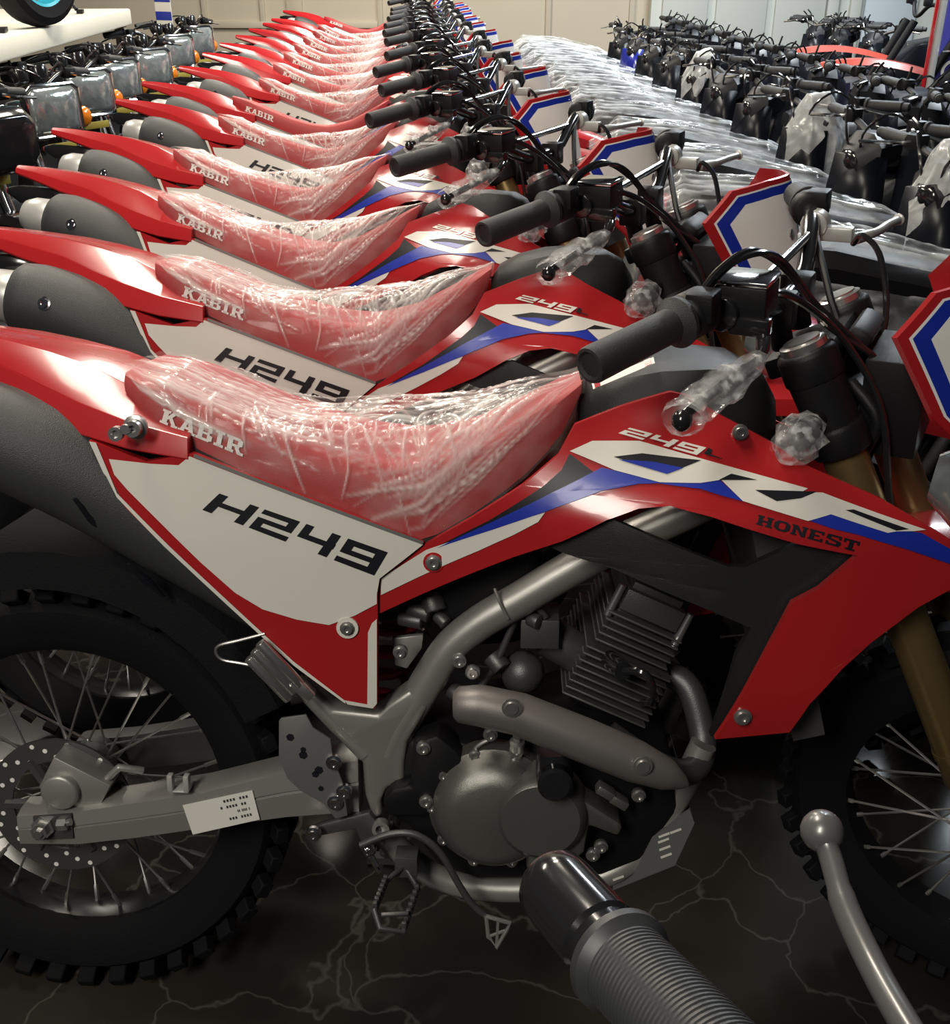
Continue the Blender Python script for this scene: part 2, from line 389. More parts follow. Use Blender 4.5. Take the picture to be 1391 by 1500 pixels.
for px in (1215, 1248):
    k = MB(); k.box((wx2(px), WY2-0.03, 1.7), (0.10, 0.09, 3.4)); k.build('door_jamb', 'wall_grey', wr, bevel=0.008)

# ------------------------------------------------------------------ the red dirt bike
AX = Vector((0.05, 0, 0.318)); FAX = Vector((1.391, 0, 0.322)); RAKE = math.radians(25)
SDIR = Vector((-math.sin(RAKE), 0, math.cos(RAKE)))
SP = Vector((0.995, 0, 1.02))                                  # a point on the steering axis
def steer(deg):
    return Matrix.Translation(SP) @ Matrix.Rotation(math.radians(deg), 4, SDIR) @ Matrix.Translation(-SP)
PARTS = []                                                      # (object, steered, level): level 0 = on every bike
def P(o, steered=False, level=0):
    PARTS.append((o, steered, level)); return o
def both(mb, name, m, root, **kw):
    lv = kw.pop('level', 0); st = kw.pop('steered', False)
    a = P(mb.build(name, m, root, **kw), st, lv); b = P(mb.mirrored().build(name, m, root, **kw), st, lv); return a, b
def bolt(mb, p, r=0.008, d=(0, -1, 0), h=0.006):
    mb.lathe(p, d, [(-.004, r*1.35), (0.0015, r*1.35), (0.002, r), (h, r*0.95), (h, r*.5), (h*.6, r*.45)], 12)

def bolts(lst, m, par):
    for p, r in lst:
        k = MB(); bolt(k, p, r); P(k.build('bolt', m, par), False if par.parent is None else None, 1)

def wheel(root, c, R, hw, rim, name, individual):
    y = Vector((0, 1, 0)); st = name == 'front'
    prof = [(-0.085, -hw*.62), (-0.06, -hw*.95), (-0.02, -hw), (-0.004, -hw*.7), (0, 0), (-0.004, hw*.7), (-0.02, hw), (-0.06, hw*.95), (-0.085, hw*.62)]
    tyre = P(MB().torus(c, y, R-0.012, prof, 56).build(name+'_tyre', 'rubber', root), st)
    kn = MB(); N = 40; base = None
    for i in range(N):
        a = 2*math.pi*i/N
        for row, (yy, tilt) in enumerate(((-hw*.78, -.6), (0, 0), (hw*.78, .6))):
            aa = a+(math.pi/N if row == 1 else 0)
            e = Vector((math.cos(aa), 0, math.sin(aa))); rr = R-(0.014 if row != 1 else 0.006)
            M = Matrix((Vector((-math.sin(aa), 0, math.cos(aa))), y, e)).transposed() @ Matrix.Rotation(tilt, 3, 'X')
            kn.box(c+e*rr+y*yy, (R*2*math.pi/N*.52, hw*(.62 if row != 1 else .8), 0.020), M)
            if individual:
                if base is None: base = MB().box((0, 0, 0), (R*2*math.pi/N*.52, hw*.7, 0.020)).build('tread_knob', 'rubber', tyre, bevel=.002, seg=1); kb = base
                else: kb = base.copy(); COL.objects.link(kb)
                m4 = M.to_4x4(); m4.translation = c+e*rr+y*yy; kb.matrix_local = m4; P(kb, None, 1)
    kk_ = P(kn.build('tread_knobs', 'rubber', tyre, smooth=False), None, 2); kk_['kind'] = 'stuff'
    rm = P(MB().torus(c, y, rim, [(0.028, -hw*.62), (0.0, -hw*.5), (-0.006, -0.012), (-0.006, 0.012), (0.0, hw*.5), (0.028, hw*.62), (0.02, hw*.4), (0.02, -hw*.4)], 48).build(name+'_rim', 'rim_black', root), st)
    hb = MB().lathe(c-y*0.065, y, [(0, .022), (0, .036), (.02, .036), (.024, .026), (.106, .026), (.11, .036), (.13, .036), (.13, .02)], 20)
    P(hb.build(name+'_hub', 'dark_metal', root), st)
    S = MB(); n = 32; singles = []
    for i in range(n):
        side = -1 if i % 2 else 1; a = 2*math.pi*i/n; b = a+(0.62 if (i//2) % 2 else -0.62)
        p0 = c+Vector((math.cos(b)*.034, side*.05, math.sin(b)*.034)); p1 = c+Vector((math.cos(a)*(rim-.004), side*.008, math.sin(a)*(rim-.004)))
        k = MB().tube([p0, p0.lerp(p1, .86), p0.lerp(p1, .87), p1], [.0019, .0019, .0034, .0034], 6)
        singles.append(k); S.add(k.v, k.f)
    if individual:
        for k in singles: P(k.build('spoke', 'steel', rm), None, 1)
    sp = P(S.build('spokes', 'steel', rm), None, 2); sp['kind'] = 'stuff'
    return tyre, rm

def gshroud(x, z):
    w_ = 0.142+0.075*sst(0.55, 0.92, x)-0.05*sst(1.02, 1.35, x)
    w_ -= 0.075*sst(0.77, 0.93, z)*sst(0.6, 0.85, x)
    w_ -= 0.03*sst(0.60, 0.42, z)
    return -w_
def gside(x, z): return -(0.150-0.012*((x-0.42)/0.26)**2-0.008*sst(0.72, 0.89, z))

def seat_geo():
    bot_px = [(168, 582), (200, 612), (275, 655), (400, 711), (520, 757), (622, 792), (700, 752), (770, 704), (818, 660), (844, 620), (855, 585)]
    top_px = [(172, 550), (240, 566), (320, 600), (430, 643), (520, 668), (600, 676), (690, 656), (770, 616), (830, 583), (855, 572)]
    B = [at(x, y, -0.13) for x, y in bot_px]; Tp = [at(x, y, -0.11) for x, y in top_px]
    return [(p.x, p.z) for p in B], [(p.x, p.z) for p in Tp]
SB, ST = [], []; SX0, SX1 = 0, 1
def seat_w(x):
    u = (x-SX0)/(SX1-SX0)
    return interp([(0, .088), (.05, .110), (.2, .124), (.5, .134), (.68, .132), (.85, .105), (.95, .078), (1, .055)], u)
def seat_ring(x, grow=0.0, lift=0.0, drop=None):
    wd = seat_w(x)+grow; zb = interp(SB, x); zt = interp(ST, x)+lift
    if drop is not None: zb = zt-min(drop, zt-zb)-grow
    zb = min(zb, zt-0.012); h = zt-zb
    prof = [(1.0, 0), (1.02, .35), (1.0, .65), (.97, .86), (.90, .965), (.74, 1.0), (.4, 1.03), (0, 1.04)]
    r = [Vector((x, -wd*a, zb+h*b)) for a, b in prof]; r += [Vector((x, wd*a, zb+h*b)) for a, b in prof[-2::-1]]
    return r
def build_bike(root):
    global SB, ST, SX0, SX1
    SB, ST = seat_geo(); SX0, SX1 = ST[0][0], ST[-1][0]
    # wheels
    wheel(root, AX, 0.318, 0.056, 0.222, 'rear', True)
    wheel(root, FAX, 0.310, 0.042, 0.236, 'front', True)
    # brake disc and caliper, rear
    d = MB(); c = AX+Vector((0, -.075, 0))
    d.torus(c, (0, 1, 0), 0.088, [(-.018, -.002), (.016, -.002), (.016, .002), (-.018, .002)], 48)
    for i in range(6):
        a = i*math.pi/3; e = Vector((math.cos(a), 0, math.sin(a))); d.tube([c+e*.03, c+e*.08], .008, 6)
    disc = P(d.build('brake_disc', 'dark_metal', root))
    hs = MB()
    for i in range(36):
        a = i*math.pi/18; r = .077+.010*(i % 3); hs.lathe(c+Vector((math.cos(a)*r, -.0021, math.sin(a)*r)), (0, -1, 0), [(0, .0035), (.0004, .0035)], 8)
    P(hs.build('disc_hole_light', 'white', disc), None, 1)['kind'] = 'stuff'  # white dots painted for light showing through the drilled disc
    cp = MB(); cp.box(c+Vector((.04, -.02, .055)), (.085, .045, .055), Matrix.Rotation(.5, 3, 'Y')); cp.lathe(c+Vector((.022, -.04, .05)), (0, -1, 0), [(0, .026), (.012, .026), (.014, .022)], 20)
    cp.box(c+Vector((.075, -.02, .02)), (.05, .03, .03)); cp.tube([c+Vector((.07, -.03, .05)), c+Vector((.10, -.03, .08)), c+Vector((.13, -.02, .07))], .006, 8)
    P(cp.build('brake_caliper', 'alloy', root, bevel=.004))
    # swingarm
    sw = MB()
    top = [(21, 1191), (112, 1184), (194, 1171), (288, 1155), (414, 1126), (520, 1105)]; bot = [(34, 1239), (115, 1240), (202, 1231), (310, 1217), (420, 1202), (530, 1195)]
    rings = []
    for (a, b), (e, h) in zip(top, bot):
        t = at(a, b, -.125); u = at(e, h, -.125); u.x = t.x = (t.x+u.x)/2; mid = (t+u)/2; hh = (t.z-u.z)/2
        rings.append([Vector((mid.x, y, mid.z+hh*k)) for y, k in ((-.112, 1), (-.126, .82), (-.128, .15), (-.124, .1), (-.128, .03), (-.126, -.85), (-.114, -1), (-.085, -1), (-.082, 1))])
    sw.loft(rings); arm = P(sw.build('swingarm', 'alloy', root)); P(sw.mirrored().build('swingarm', 'dark_metal', root))
    k = MB(); q = [at(x, y, -.131) for x, y in ((48, 1197), (104, 1193), (107, 1228), (52, 1231))]; k.prism(q, (0, .004, 0)); P(k.build('axle_pocket', 'dark_metal', arm), None, 1)
    k = MB(); p = at(64, 1211, -.131); k.lathe(p, (0, -1, 0), [(0, .016), (.004, .016), (.005, .012), (.016, .012), (.016, .007), (.02, .006)], 6); P(k.build('axle_nut', 'steel', arm, smooth=False), None, 1)
    k = MB(); k.cyl(at(84, 1208, -.135), at(104, 1204, -.135), .005); k.lathe(at(92, 1207, -.135), (1, 0, .1), [(-.006, .009), (.006, .009)], 6); P(k.build('chain_adjuster', 'steel', arm), None, 1)
    k = MB(); p = at(266, 1152, -.12)
    k.box(p, (.028, .03, .004)); k.box(p+Vector((-.011, -.01, .012)), (.008, .012, .024)); k.box(p+Vector((.011, -.01, .012)), (.008, .012, .024)); P(k.build('cable_clip', 'muffler_cap', arm, bevel=.002), None, 1)
    garm = const(-.1275)
    stk = P(sheet([[(268, 1178), (370, 1156), (381, 1199), (283, 1221)]], garm, .0025).build('paper_sticker', 'paper', arm), None, 1)
    lines = []
    for i, (a, b) in enumerate(((.52, .93), (.5, .88), (.72, .9), (.58, .95))):
        v0 = .12+i*.2; n = 9
        for j in range(n):
            if (j*7+i*3) % 5 == 0: continue
            u0 = a+(b-a)*j/n; u1 = u0+(b-a)/n*.62
            def Q(u, v): return (268+102*u+14*v*0.93, 1178-22*u+43*v)
            lines.append([Q(u0, v0), Q(u1, v0), Q(u1, v0+.085), Q(u0, v0+.085)])
    P(sheet(lines, garm, .0030).build('printed_lines', 'dark_metal', stk), None, 1)['kind'] = 'stuff'
    # muffler, drawn along its own axis
    mp_ = spl([(-.048, -.094, .880), (.03, -.094, .858), (.12, -.088, .815), (.25, -.070, .725), (.33, -.055, .655), (.395, -.045, .595)], 5); n = len(mp_)
    mf = MB(); mf.tube(mp_, [interp([(0, .046), (.03, .054), (.12, .060), (.35, .064), (.6, .060), (.85, .048), (1, .034)], i/(n-1)) for i in range(n)], 24, ry=1.08, up=(0, 0, 1)); mu = P(mf.build('muffler', 'muffler', root))
    dv = (mp_[1]-mp_[0]).normalized(); A0 = mp_[0]
    k = MB(); k.lathe(A0+dv*.006-Vector((0, 0, .004)), -dv, [(0, .044), (.012, .046), (.045, .041), (.066, .030), (.070, .022), (.066, .018), (.02, .016)], 22); P(k.build('end_cap', 'muffler_cap', mu), None)
    k = MB(); nrm = Vector((-.1, -1, .25)).normalized(); bolt(k, Vector((.03, -.094, .858))+nrm*.0605, .009, nrm); P(k.build('bolt', 'chrome', mu), None)
    k = MB()
    for (a, b) in (((108, 730), (160, 788)), ((188, 826), (240, 874))):
        p, q_ = at(*a, -.151), at(*b, -.122); k.tube([p, p.lerp(q_, .5), q_], [.002, .006, .002], 8)
    P(k.build('slots', 'ink', mu), None, 1)['kind'] = 'stuff'
    # inner mudguard above the tyre
    mg = MB(); rings = []
    for i in range(15):
        a = math.radians(100-75*i/14); c0 = Vector((0.06+.365*math.cos(a), 0, .335+.39*math.sin(a)))
        e = Vector((math.cos(a), 0, math.sin(a)))
        rings.append([c0+Vector((0, y, 0))-e*dz for y, dz in ((-.105, .07), (-.10, .02), (-.07, 0), (.07, 0), (.10, .02), (.105, .07), (.095, .07), (.065, .01), (-.065, .01), (-.095, .07))])
    mg.loft(rings); P(mg.build('mudguard', 'rubber', root))
    # tail
    tl = MB(); rings = []
    for x, zt, zc, zl, wt, wc, wl in ((-.158, .994, .988, .978, .014, .026, .030), (-.10, .990, .977, .960, .028, .042, .047), (-.04, .983, .963, .940, .038, .058, .065), (.035, .972, .945, .920, .052, .080, .088), (.09, .960, .922, .893, .060, .094, .106), (.147, .944, .902, .866, .068, .110, .122), (.21, .915, .884, .852, .080, .126, .136), (.286, .882, .868, .842, .09, .138, .143)):
        rings.append([Vector((x, s*a, b)) for s, a, b in ((-1, wl*.9, zl-.004), (-1, wl, zl), (-1, wc, zc), (-1, wt, zt), (1, wt, zt), (1, wc, zc), (1, wl, zl), (1, wl*.9, zl-.004))])
    tl.loft(rings); tail = P(tl.build('tail_fairing', 'red', root, bevel=.0015, angle=12, sharp=14))
    k = MB(); k.loft([[Vector((x, s*w_, z)) for s, w_, z in ((-1, wd, z0), (-1, wd, z1), (1, wd, z1), (1, wd, z0))] for x, wd, z0, z1 in ((-.185, .028, .932, .945), (-.15, .04, .912, .950), (-.07, .045, .908, .944), (-.02, .04, .915, .935))]); P(k.build('tail_light', 'black_gloss', root, bevel=.006))
    k = MB(); k.box((-.181, 0, .938), (.012, .05, .012)); P(k.build('tail_lens', 'tail_lens', root, bevel=.003))
    k = MB(); b0 = at(195, 622, -.14); k.cyl(b0+Vector((0, .01, 0)), b0+Vector((0, -.03, 0)), .006); k.lathe(b0+Vector((.008, -.012, 0)), (0, -1, 0), [(0, .015), (.004, .015), (.005, .011), (.016, .01), (.016, .005), (.01, .004)], 14); k.lathe(b0+Vector((-.012, -.02, -.006)), (0, -1, 0), [(0, .009), (.01, .009), (.01, .005), (.006, .004)], 12)
    P(k.build('seat_bolt', 'steel', root), False, 1)
    # seat
    st = MB(); N = 26; xs = [SX0+(SX1-SX0)*i/N for i in range(N+1)]
    st.loft([seat_ring(x) for x in xs]); seat = P(st.build('seat', 'seat_red', root))
    gs = lambda x, z: -(seat_w(x)*1.018+.001)
    P(sheet(word('KABIR', [(240, 598), (358, 645), (354, 668), (234, 618)], [1.1, 1.1, 1.05, .75, 1.1], .06), gs, .0015, edge=.02).build('lettering', 'white', seat), None)
    # clear wrap over the seat
    rings = []; N = 300; rnd = random.Random(3)
    za, zb_ = interp(ST, SX0+.12*(SX1-SX0)), interp(ST, SX1)
    for i in range(N+1):
        u = i/N; x = SX0-.006+(SX1-SX0+.010)*u; xc = min(max(x, SX0), SX1)
        chord = za+(zb_-za)*max(0, (u-.12)/.88); zt = interp(ST, xc); lift = .005+max(0, chord-zt)*.45*sst(.25, .6, u)*sst(1.0, .9, u)
        dr = interp([(0, .075), (.15, .06), (.3, .075), (.45, .095), (.62, .15), (.8, .15), (1, .06)], u)+.010*noise.noise(Vector((u*14, 0, 0)))+.006*noise.noise(Vector((u*45, 3, 0)))
        r = resample([Vector((x, p.y, p.z)) for p in seat_ring(xc, .004, lift, drop=dr)], 130)
        for p in r:
            n_ = noise.noise(Vector((p.x*14, p.y*30, p.z*30))); p.z += .003*n_; p.y *= 1+.02*n_
        rings.append(r)
    LU, LV = .58, .46; sg = []
    def fold(u0, v0, u1, v1, w_=None): sg.append((u0*LU, v0*LV, u1*LU, v1*LV, w_ or rnd.uniform(.0010, .0030), rnd.uniform(.45, 1.0), rnd.uniform(-.012, .012)))
    for _ in range(46):                                            # long folds along the rear, drifting down the near side
        u0 = rnd.uniform(0, .25); v0 = rnd.uniform(.22, .55); l = rnd.uniform(.2, .55); fold(u0, v0, u0+l, v0-rnd.uniform(.0, .16)*l*2)
    for _ in range(60):                                            # steep creases running down from the upper edge
        u0 = rnd.uniform(.18, .72); v0 = rnd.uniform(.24, .42); fold(u0, v0, u0+rnd.uniform(-.03, .10), v0-rnd.uniform(.08, .26))
    for _ in range(46):                                            # diagonals up to the tip
        u0 = rnd.uniform(.48, .72); v0 = rnd.uniform(.02, .22); u1 = rnd.uniform(.78, .99); fold(u0, v0, u1, v0+rnd.uniform(.10, .28))
    for _ in range(40):                                            # the tented top
        u0 = rnd.uniform(.15, .8); v0 = rnd.uniform(.36, .66); fold(u0, v0, u0+rnd.uniform(.08, .35), v0+rnd.uniform(-.06, .06))
    for _ in range(34):                                            # bunched film at the rear end, with its bright white painted in
        u0 = rnd.uniform(0, .12); v0 = rnd.uniform(.12, .6); fold(u0, v0, u0+rnd.uniform(.06, .22), v0+rnd.uniform(-.05, .03), rnd.uniform(.002, .006))
    for _ in range(30):                                            # far side
        u0 = rnd.uniform(.05, .8); v0 = rnd.uniform(.62, .9); fold(u0, v0, u0+rnd.uniform(-.05, .25), v0+rnd.uniform(-.1, .12))
    for _ in range(14):                                            # broad bunched film along the upper near edge, painting its bright band
        u0 = rnd.uniform(.0, .55); v0 = rnd.uniform(.30, .44); fold(u0, v0, u0+rnd.uniform(.05, .16), v0+rnd.uniform(-.03, .03), rnd.uniform(.006, .012))
    P(film(rings, sg, .0042, 'plastic_wrap', 'seat_wrap', seat, LU, LV), None, 3)
    # side panels
    side = [(130, 645), (150, 690), (166, 722), (185, 745), (240, 800), (300, 850), (345, 890), (400, 945), (430, 975), (470, 1005), (505, 1030), (548, 1038), (553, 1030), (553, 870), (556, 846), (620, 796), (520, 756), (400, 712), (280, 664), (215, 676)]
    sp = sheet([side], gside, 0, .012); pan = P(sp.build('side_panel', 'red', root), False, 0); P(sp.mirrored().build('side_panel', 'red', root))
    P(sheet([[(160, 672), (222, 679), (262, 681), (278, 668), (620, 797), (556, 847), (552, 870), (552, 884), (520, 901), (482, 915), (435, 907), (385, 892), (345, 868), (295, 824), (232, 762), (187, 717), (168, 695)]], gside, .0015).build('white_graphic', 'offwhite', pan), None)
    P(sheet([[(552, 906), (545, 912), (539, 926), (538, 1031), (505, 1025), (509, 1031), (546, 1037), (552, 1030)], [(131, 646), (141, 648), (172, 722), (247, 798), (430, 968), (506, 1026), (506, 1030), (430, 974), (240, 799), (165, 721)]], gside, .0017).build('white_edging', 'offwhite', pan), None)
    P(sheet([[(285, 664), (620, 792), (619, 797), (284, 669)]], gside, .0024).build('seam', 'plate_grey', pan), None)
    P(sheet(word('h249', [(322, 722), (568, 808), (548, 842), (297, 746)], [1.1, 1, 1, 1.1], .16), gside, .0026, edge=.02).build('lettering', 'ink', pan), None)
    k = MB(); p = ong(509, 919, gside); k.lathe(p, (0, -1, 0), [(-.002, .014), (.003, .014), (.003, .011)], 20); P(k.build('washer', 'offwhite', pan), None, 1)
    k = MB(); bolt(k, p+Vector((0, -.003, 0)), .007); P(k.build('bolt', 'steel', pan), None, 1)
    # shroud
    shr = [(555, 899), (555, 846), (622, 798), (690, 759), (765, 711), (818, 666), (842, 622), (905, 597), (982, 574), (1010, 580), (1055, 608), (1126, 646), (1182, 682), (1288, 729), (1355, 768), (1400, 795), (1418, 815), (1405, 850), (1391, 864), (1344, 890), (1276, 941), (1233, 980), (1186, 1031), (1156, 1073), (1047, 1083), (1160, 883), (1200, 862), (1256, 814), (1168, 797), (1092, 774), (1041, 757), (981, 741), (935, 745), (888, 762), (823, 793), (752, 816), (644, 859)]
    sh = sheet([shr], gshroud, 0, .010, edge=.025); s1 = P(sh.build('tank_shroud', 'red', root)); s2 = P(sh.mirrored().build('tank_shroud', 'red', root))
    Z2 = lambda x, y: (900+x/2.833, 560+y/2.833)
    blk = [(834, 664), (868, 690), (905, 700), (880, 712), (805, 738), (716, 770), (645, 801), (640, 800), (716, 762), (795, 712), (822, 688)]
    blu = [(640, 802), (716, 766), (806, 722), (881, 684), (905, 690), (965, 704), (1025, 705), Z2(430, 398), Z2(532, 492), Z2(450, 470), Z2(355, 440), Z2(180, 417), (935, 708), (881, 718), (816, 742), (798, 749), (716, 777)]
    blu2 = [Z2(800, 570), Z2(900, 542), Z2(1165, 610), Z2(1270, 622), Z2(1391, 690), Z2(1440, 722), Z2(1440, 760), Z2(1391, 752), Z2(1215, 692), Z2(1000, 628), Z2(905, 606)]
    wst = [(624, 805), (798, 750), (788, 764), (752, 783), (701, 806), (558, 871), (558, 847)]
    crf = [(834, 660), (867, 645), (936, 645), (1027, 671), (1034, 673), Z2(800, 438), Z2(775, 452), Z2(860, 455), (1355, 775), (1338, 777), Z2(1165, 616), Z2(1130, 622), Z2(895, 545), Z2(800, 573), Z2(530, 490), Z2(440, 402), Z2(355, 415), Z2(185, 412), (900, 688)]
    hol = [(898, 668), (940, 663), (1026, 673), (976, 693)]
    w1 = [Z2(430, 402), Z2(482, 376), Z2(590, 402), Z2(540, 402)]
    w2 = [Z2(580, 443), Z2(838, 450), Z2(770, 478), Z2(670, 490)]
    w3 = [Z2(955, 527), Z2(988, 524), Z2(1218, 606), Z2(1165, 612)]
    for s, mir in ((s1, False), (s2, True)):
        def dec(polys, off, nm, mt, lv=0):
            k = sheet(polys, gshroud, off, edge=.02); k = k.mirrored() if mir else k
            P(k.build(nm, mt, s), None, lv)
        dec([blk], .0014, 'black_stripe', 'ink'); dec([blu, blu2], .0020, 'blue_stripe', 'blue'); dec([wst], .0016, 'white_stripe', 'offwhite')
        if mir: continue
        dec([crf], .0026, 'lettering_base', 'offwhite'); dec([hol, w1, w2, w3], .0032, 'letter_counters', 'ink')
        dec([[(905, 672), (955, 675), (1000, 684), (976, 693)]], .0037, 'letter_blue', 'blue')
        dec(word('249', [(922, 626), (1034, 655), (1020, 666), (905, 634)], [1, 1, 1], .12), .002, 'number_lettering', 'offwhite')
        dec(word('L', [(1037, 655), (1060, 668), (1056, 672), (1030, 664)], [1], 0), .002, 'number_letter', 'ink')
        dec(word('HONEST', [(1110, 753), (1259, 793), (1254, 808), (1106, 767)], None, .10), .002, 'name_lettering', 'ink')
    k = MB(); p = ong(635, 823, gshroud); k.lathe(p, (0, -1, 0), [(-.002, .013), (.0028, .013), (.0028, .009)], 20); P(k.build('washer', 'red', s1), None, 1)
    bolts([(p+Vector((0, -.003, 0)), .0075), (ong(1087, 1049, gshroud)+Vector((0, -.002, 0)), .008), (ong(1083, 636, gshroud)+Vector((0, -.004, .003)), .007)], 'steel', s1)
    # black middle panel and radiator
    gp = lambda x, z: gshroud(x, z)+.014
    bp = sheet([[(795, 797), (880, 763), (900, 762), (1066, 830), (1091, 831), (1168, 797), (1256, 814), (1172, 886), (1128, 940), (1058, 1080), (1040, 1078), (1078, 960), (1100, 920), (1034, 892), (900, 834), (830, 812)]], gp, 0, .012); both(bp, 'radiator_panel', 'tank_black', root)
    k = MB(); k.box((1.02, 0, .66), (.04, .30, .34), Matrix.Rotation(-RAKE*.6, 3, 'Y')); P(k.build('radiator', 'dark_metal', root), False, 1)
    # tank
    tk = MB(); rings = []
    for px, yt, wd in ((850, 590, .06), (870, 568, .085), (911, 551, .10), (971, 540, .112), (1040, 537, .116), (1093, 541, .112), (1122, 556, .10), (1136, 584, .075)):
        p = at(px, yt, -wd*.85); zt = p.z; zl = .80
        rings.append([Vector((p.x, s*wd*a, zl+(zt-zl)*b)) for s, a, b in ((-1, 1.0, 0), (-1, 1.0, .6), (-1, .97, .85), (-1, .86, .98), (-1, .6, 1.03), (1, .6, 1.03), (1, .86, .98), (1, .97, .85), (1, 1.0, .6), (1, 1.0, 0))])
    tk.loft(rings); tank = P(tk.build('fuel_tank', 'tank_black', root))
    zl = lambda px, py, y: at(px, py, y)
    q = [zl(868, 574, -.098), zl(958, 536, -.104), zl(956, 527, -.09), zl(866, 565, -.085)]
    for v in q: v.z += .004; v.y -= .004
    k = MB(); k.add(q, [[0, 1, 2, 3]]); lb = P(k.build('paper_label', 'paper', tank), None, 1)
    for t0, t1 in ((.03, .12), (.84, .95)):
        a = q[0].lerp(q[1], t0); b = q[0].lerp(q[1], t1); c_ = q[3].lerp(q[2], t1); d_ = q[3].lerp(q[2], t0); o_ = Vector((0, -.0008, .0008))
        k = MB(); k.add([a+o_, b+o_, c_+o_, d_+o_], [[0, 1, 2, 3]]); P(k.build('red_block', 'red', lb), None, 1)
    # frame
    fr = MB(); path = spl([at(x, y, -.105) for x, y in ((1075, 715), (1000, 752), (940, 780), (880, 808), (820, 842), (760, 878), (705, 910), (662, 945), (634, 985), (612, 1022), (585, 1065), (570, 1100))], 4)
    fr.tube(path, .022, 16, ry=1.05); both(fr, 'frame_spar', 'frame', root)
    k = MB(); k.tube([at(732, 868, -.107), at(744, 895, -.107)], .001, 4); pw = spl([at(724, 862, -.128), at(733, 885, -.131), at(744, 906, -.128)], 4); k = MB().tube(pw, .002, 6); P(k.build('weld_seam', 'frame', root), False, 1)
    pl = [(439, 1009), (466, 1018), (487, 1040), (552, 1047), (566, 1033), (600, 1010), (628, 1035), (613, 1062), (597, 1088), (592, 1119), (592, 1148), (566, 1156), (558, 1174), (560, 1198), (545, 1200), (534, 1166), (530, 1119), (502, 1083), (462, 1040)]
    fp = MB().prism([at(x, y, -.126) for x, y in pl], (0, .045, 0)); both(fp, 'pivot_plate', 'frame', root, bevel=.008, seg=3, level=1)
    k = MB().tube(spl([at(x, y, -.118) for x, y in ((380, 960), (440, 1008), (490, 1060), (535, 1105))], 4), .0105, 12); both(k, 'subframe_tube', 'frame', root, level=1)
    k = MB().lathe(at(559, 1209, -.13), (0, -1, 0), [(0, .0), (0, .012), (.012, .012), (.012, .007), (.004, .007)], 16); P(k.build('frame_lug', 'frame', root), False, 1)
    k = MB().tube(spl([at(x, y, -.10) for x, y in ((560, 1215), (590, 1250), (640, 1284), (700, 1300), (780, 1302), (860, 1290), (930, 1255), (985, 1180), (1030, 1090))], 5), .018, 12); both(k, 'lower_frame_tube', 'frame', root, level=1)
    # heat guard plate
    k = MB().prism([at(x, y, -.150) for x, y in ((408, 1056), (412, 1052), (448, 1047), (458, 1066), (484, 1083), (487, 1108), (502, 1148), (509, 1195), (491, 1200), (473, 1177), (440, 1159), (421, 1141), (408, 1112))], (0, .004, 0)); hg = P(k.build('guard_plate', 'plate_grey', root, bevel=.0012), False, 1)
    k = MB()
    for (x, y, r) in ((425, 1080, .0055), (444, 1106, .006), (444, 1098, .004), (467, 1128, .006), (462, 1134, .005), (470, 1155, .004)): k.lathe(at(x, y, -.1502), (0, -1, 0), [(0, r), (.0005, r)], 6)
    P(k.build('hole_shade', 'ink', hg, smooth=False), None, 1)['kind'] = 'stuff'  # dark hexes painted for the shade inside the perforations
    bolts([(at(x, y, -.152), .008) for x, y in ((489, 1117), (504, 1160), (491, 1176), (459, 1222))], 'chrome', hg)
    k = MB().prism([at(x, y, -.135) for x, y in ((440, 1222), (470, 1208), (540, 1190), (560, 1215), (555, 1250), (530, 1240), (520, 1215), (470, 1225))], (0, .012, 0)); P(k.build('peg_bracket', 'dark_metal', root, bevel=.003), False, 1)
    # passenger peg, folded, and the wire loop
    k = MB(); a, b = at(372, 952, -.165), at(432, 1014, -.155)
    for dy in (-.012, .0, .012): k.cyl(a+Vector((dy*.7, -dy*.3, dy)), b+Vector((dy*.7, -dy*.3, dy)), .0075, n=10)
    k.box(b+Vector((.012, 0, .006)), (.03, .02, .016), Matrix.Rotation(.8, 3, 'Y')); P(k.build('passenger_peg', 'steel', root, bevel=.002), False, 1)
    k = MB().tube(spl([at(x, y, -.15) for x, y in ((388, 928), (350, 938), (322, 945), (316, 955), (325, 966), (350, 971), (378, 976))], 4), .0022, 8); P(k.build('wire_loop', 'steel', root), False, 1)
    # foot peg
    k = MB(); pc = [at(592, 1268, -.16), at(612, 1302, -.17), at(590, 1366, -.245), at(556, 1360, -.25), at(548, 1335, -.235), at(566, 1290, -.18)]
    k.tube(pc+[pc[0]], .0042, 8)
    k.tube([at(558, 1340, -.235), at(598, 1338, -.23)], .0035, 8)
    for i in range(7):
        for a, b in ((pc[1], pc[2]), (pc[5], pc[4])):
            p = a.lerp(b, (i+.5)/7); k.box(p+Vector((0, 0, .006)), (.006, .006, .010))
    k.box(at(596, 1262, -.15), (.03, .03, .03)); P(k.build('foot_peg', 'dark_metal', root, bevel=.0012), False, 1)
    # brake pedal
    k = MB().tube(spl([at(x, y, -.17) for x, y in ((528, 1238), (570, 1222), (610, 1223), (645, 1250), (672, 1296), (692, 1325), (714, 1343))], 4), .0048, 10); bpd = P(k.build('brake_pedal', 'dark_metal', root), False, 1)
    q = [at(x, y, -.175) for x, y in ((712, 1342), (747, 1352), (742, 1362), (727, 1388), (715, 1372))]; k = MB().tube(q+[q[0]], .003, 8); k.tube([q[1].lerp(q[0], .5), q[3]], .0022, 6); k.tube([q[2], q[4]], .0022, 6); P(k.build('pedal_tip', 'alloy', bpd), None, 1)
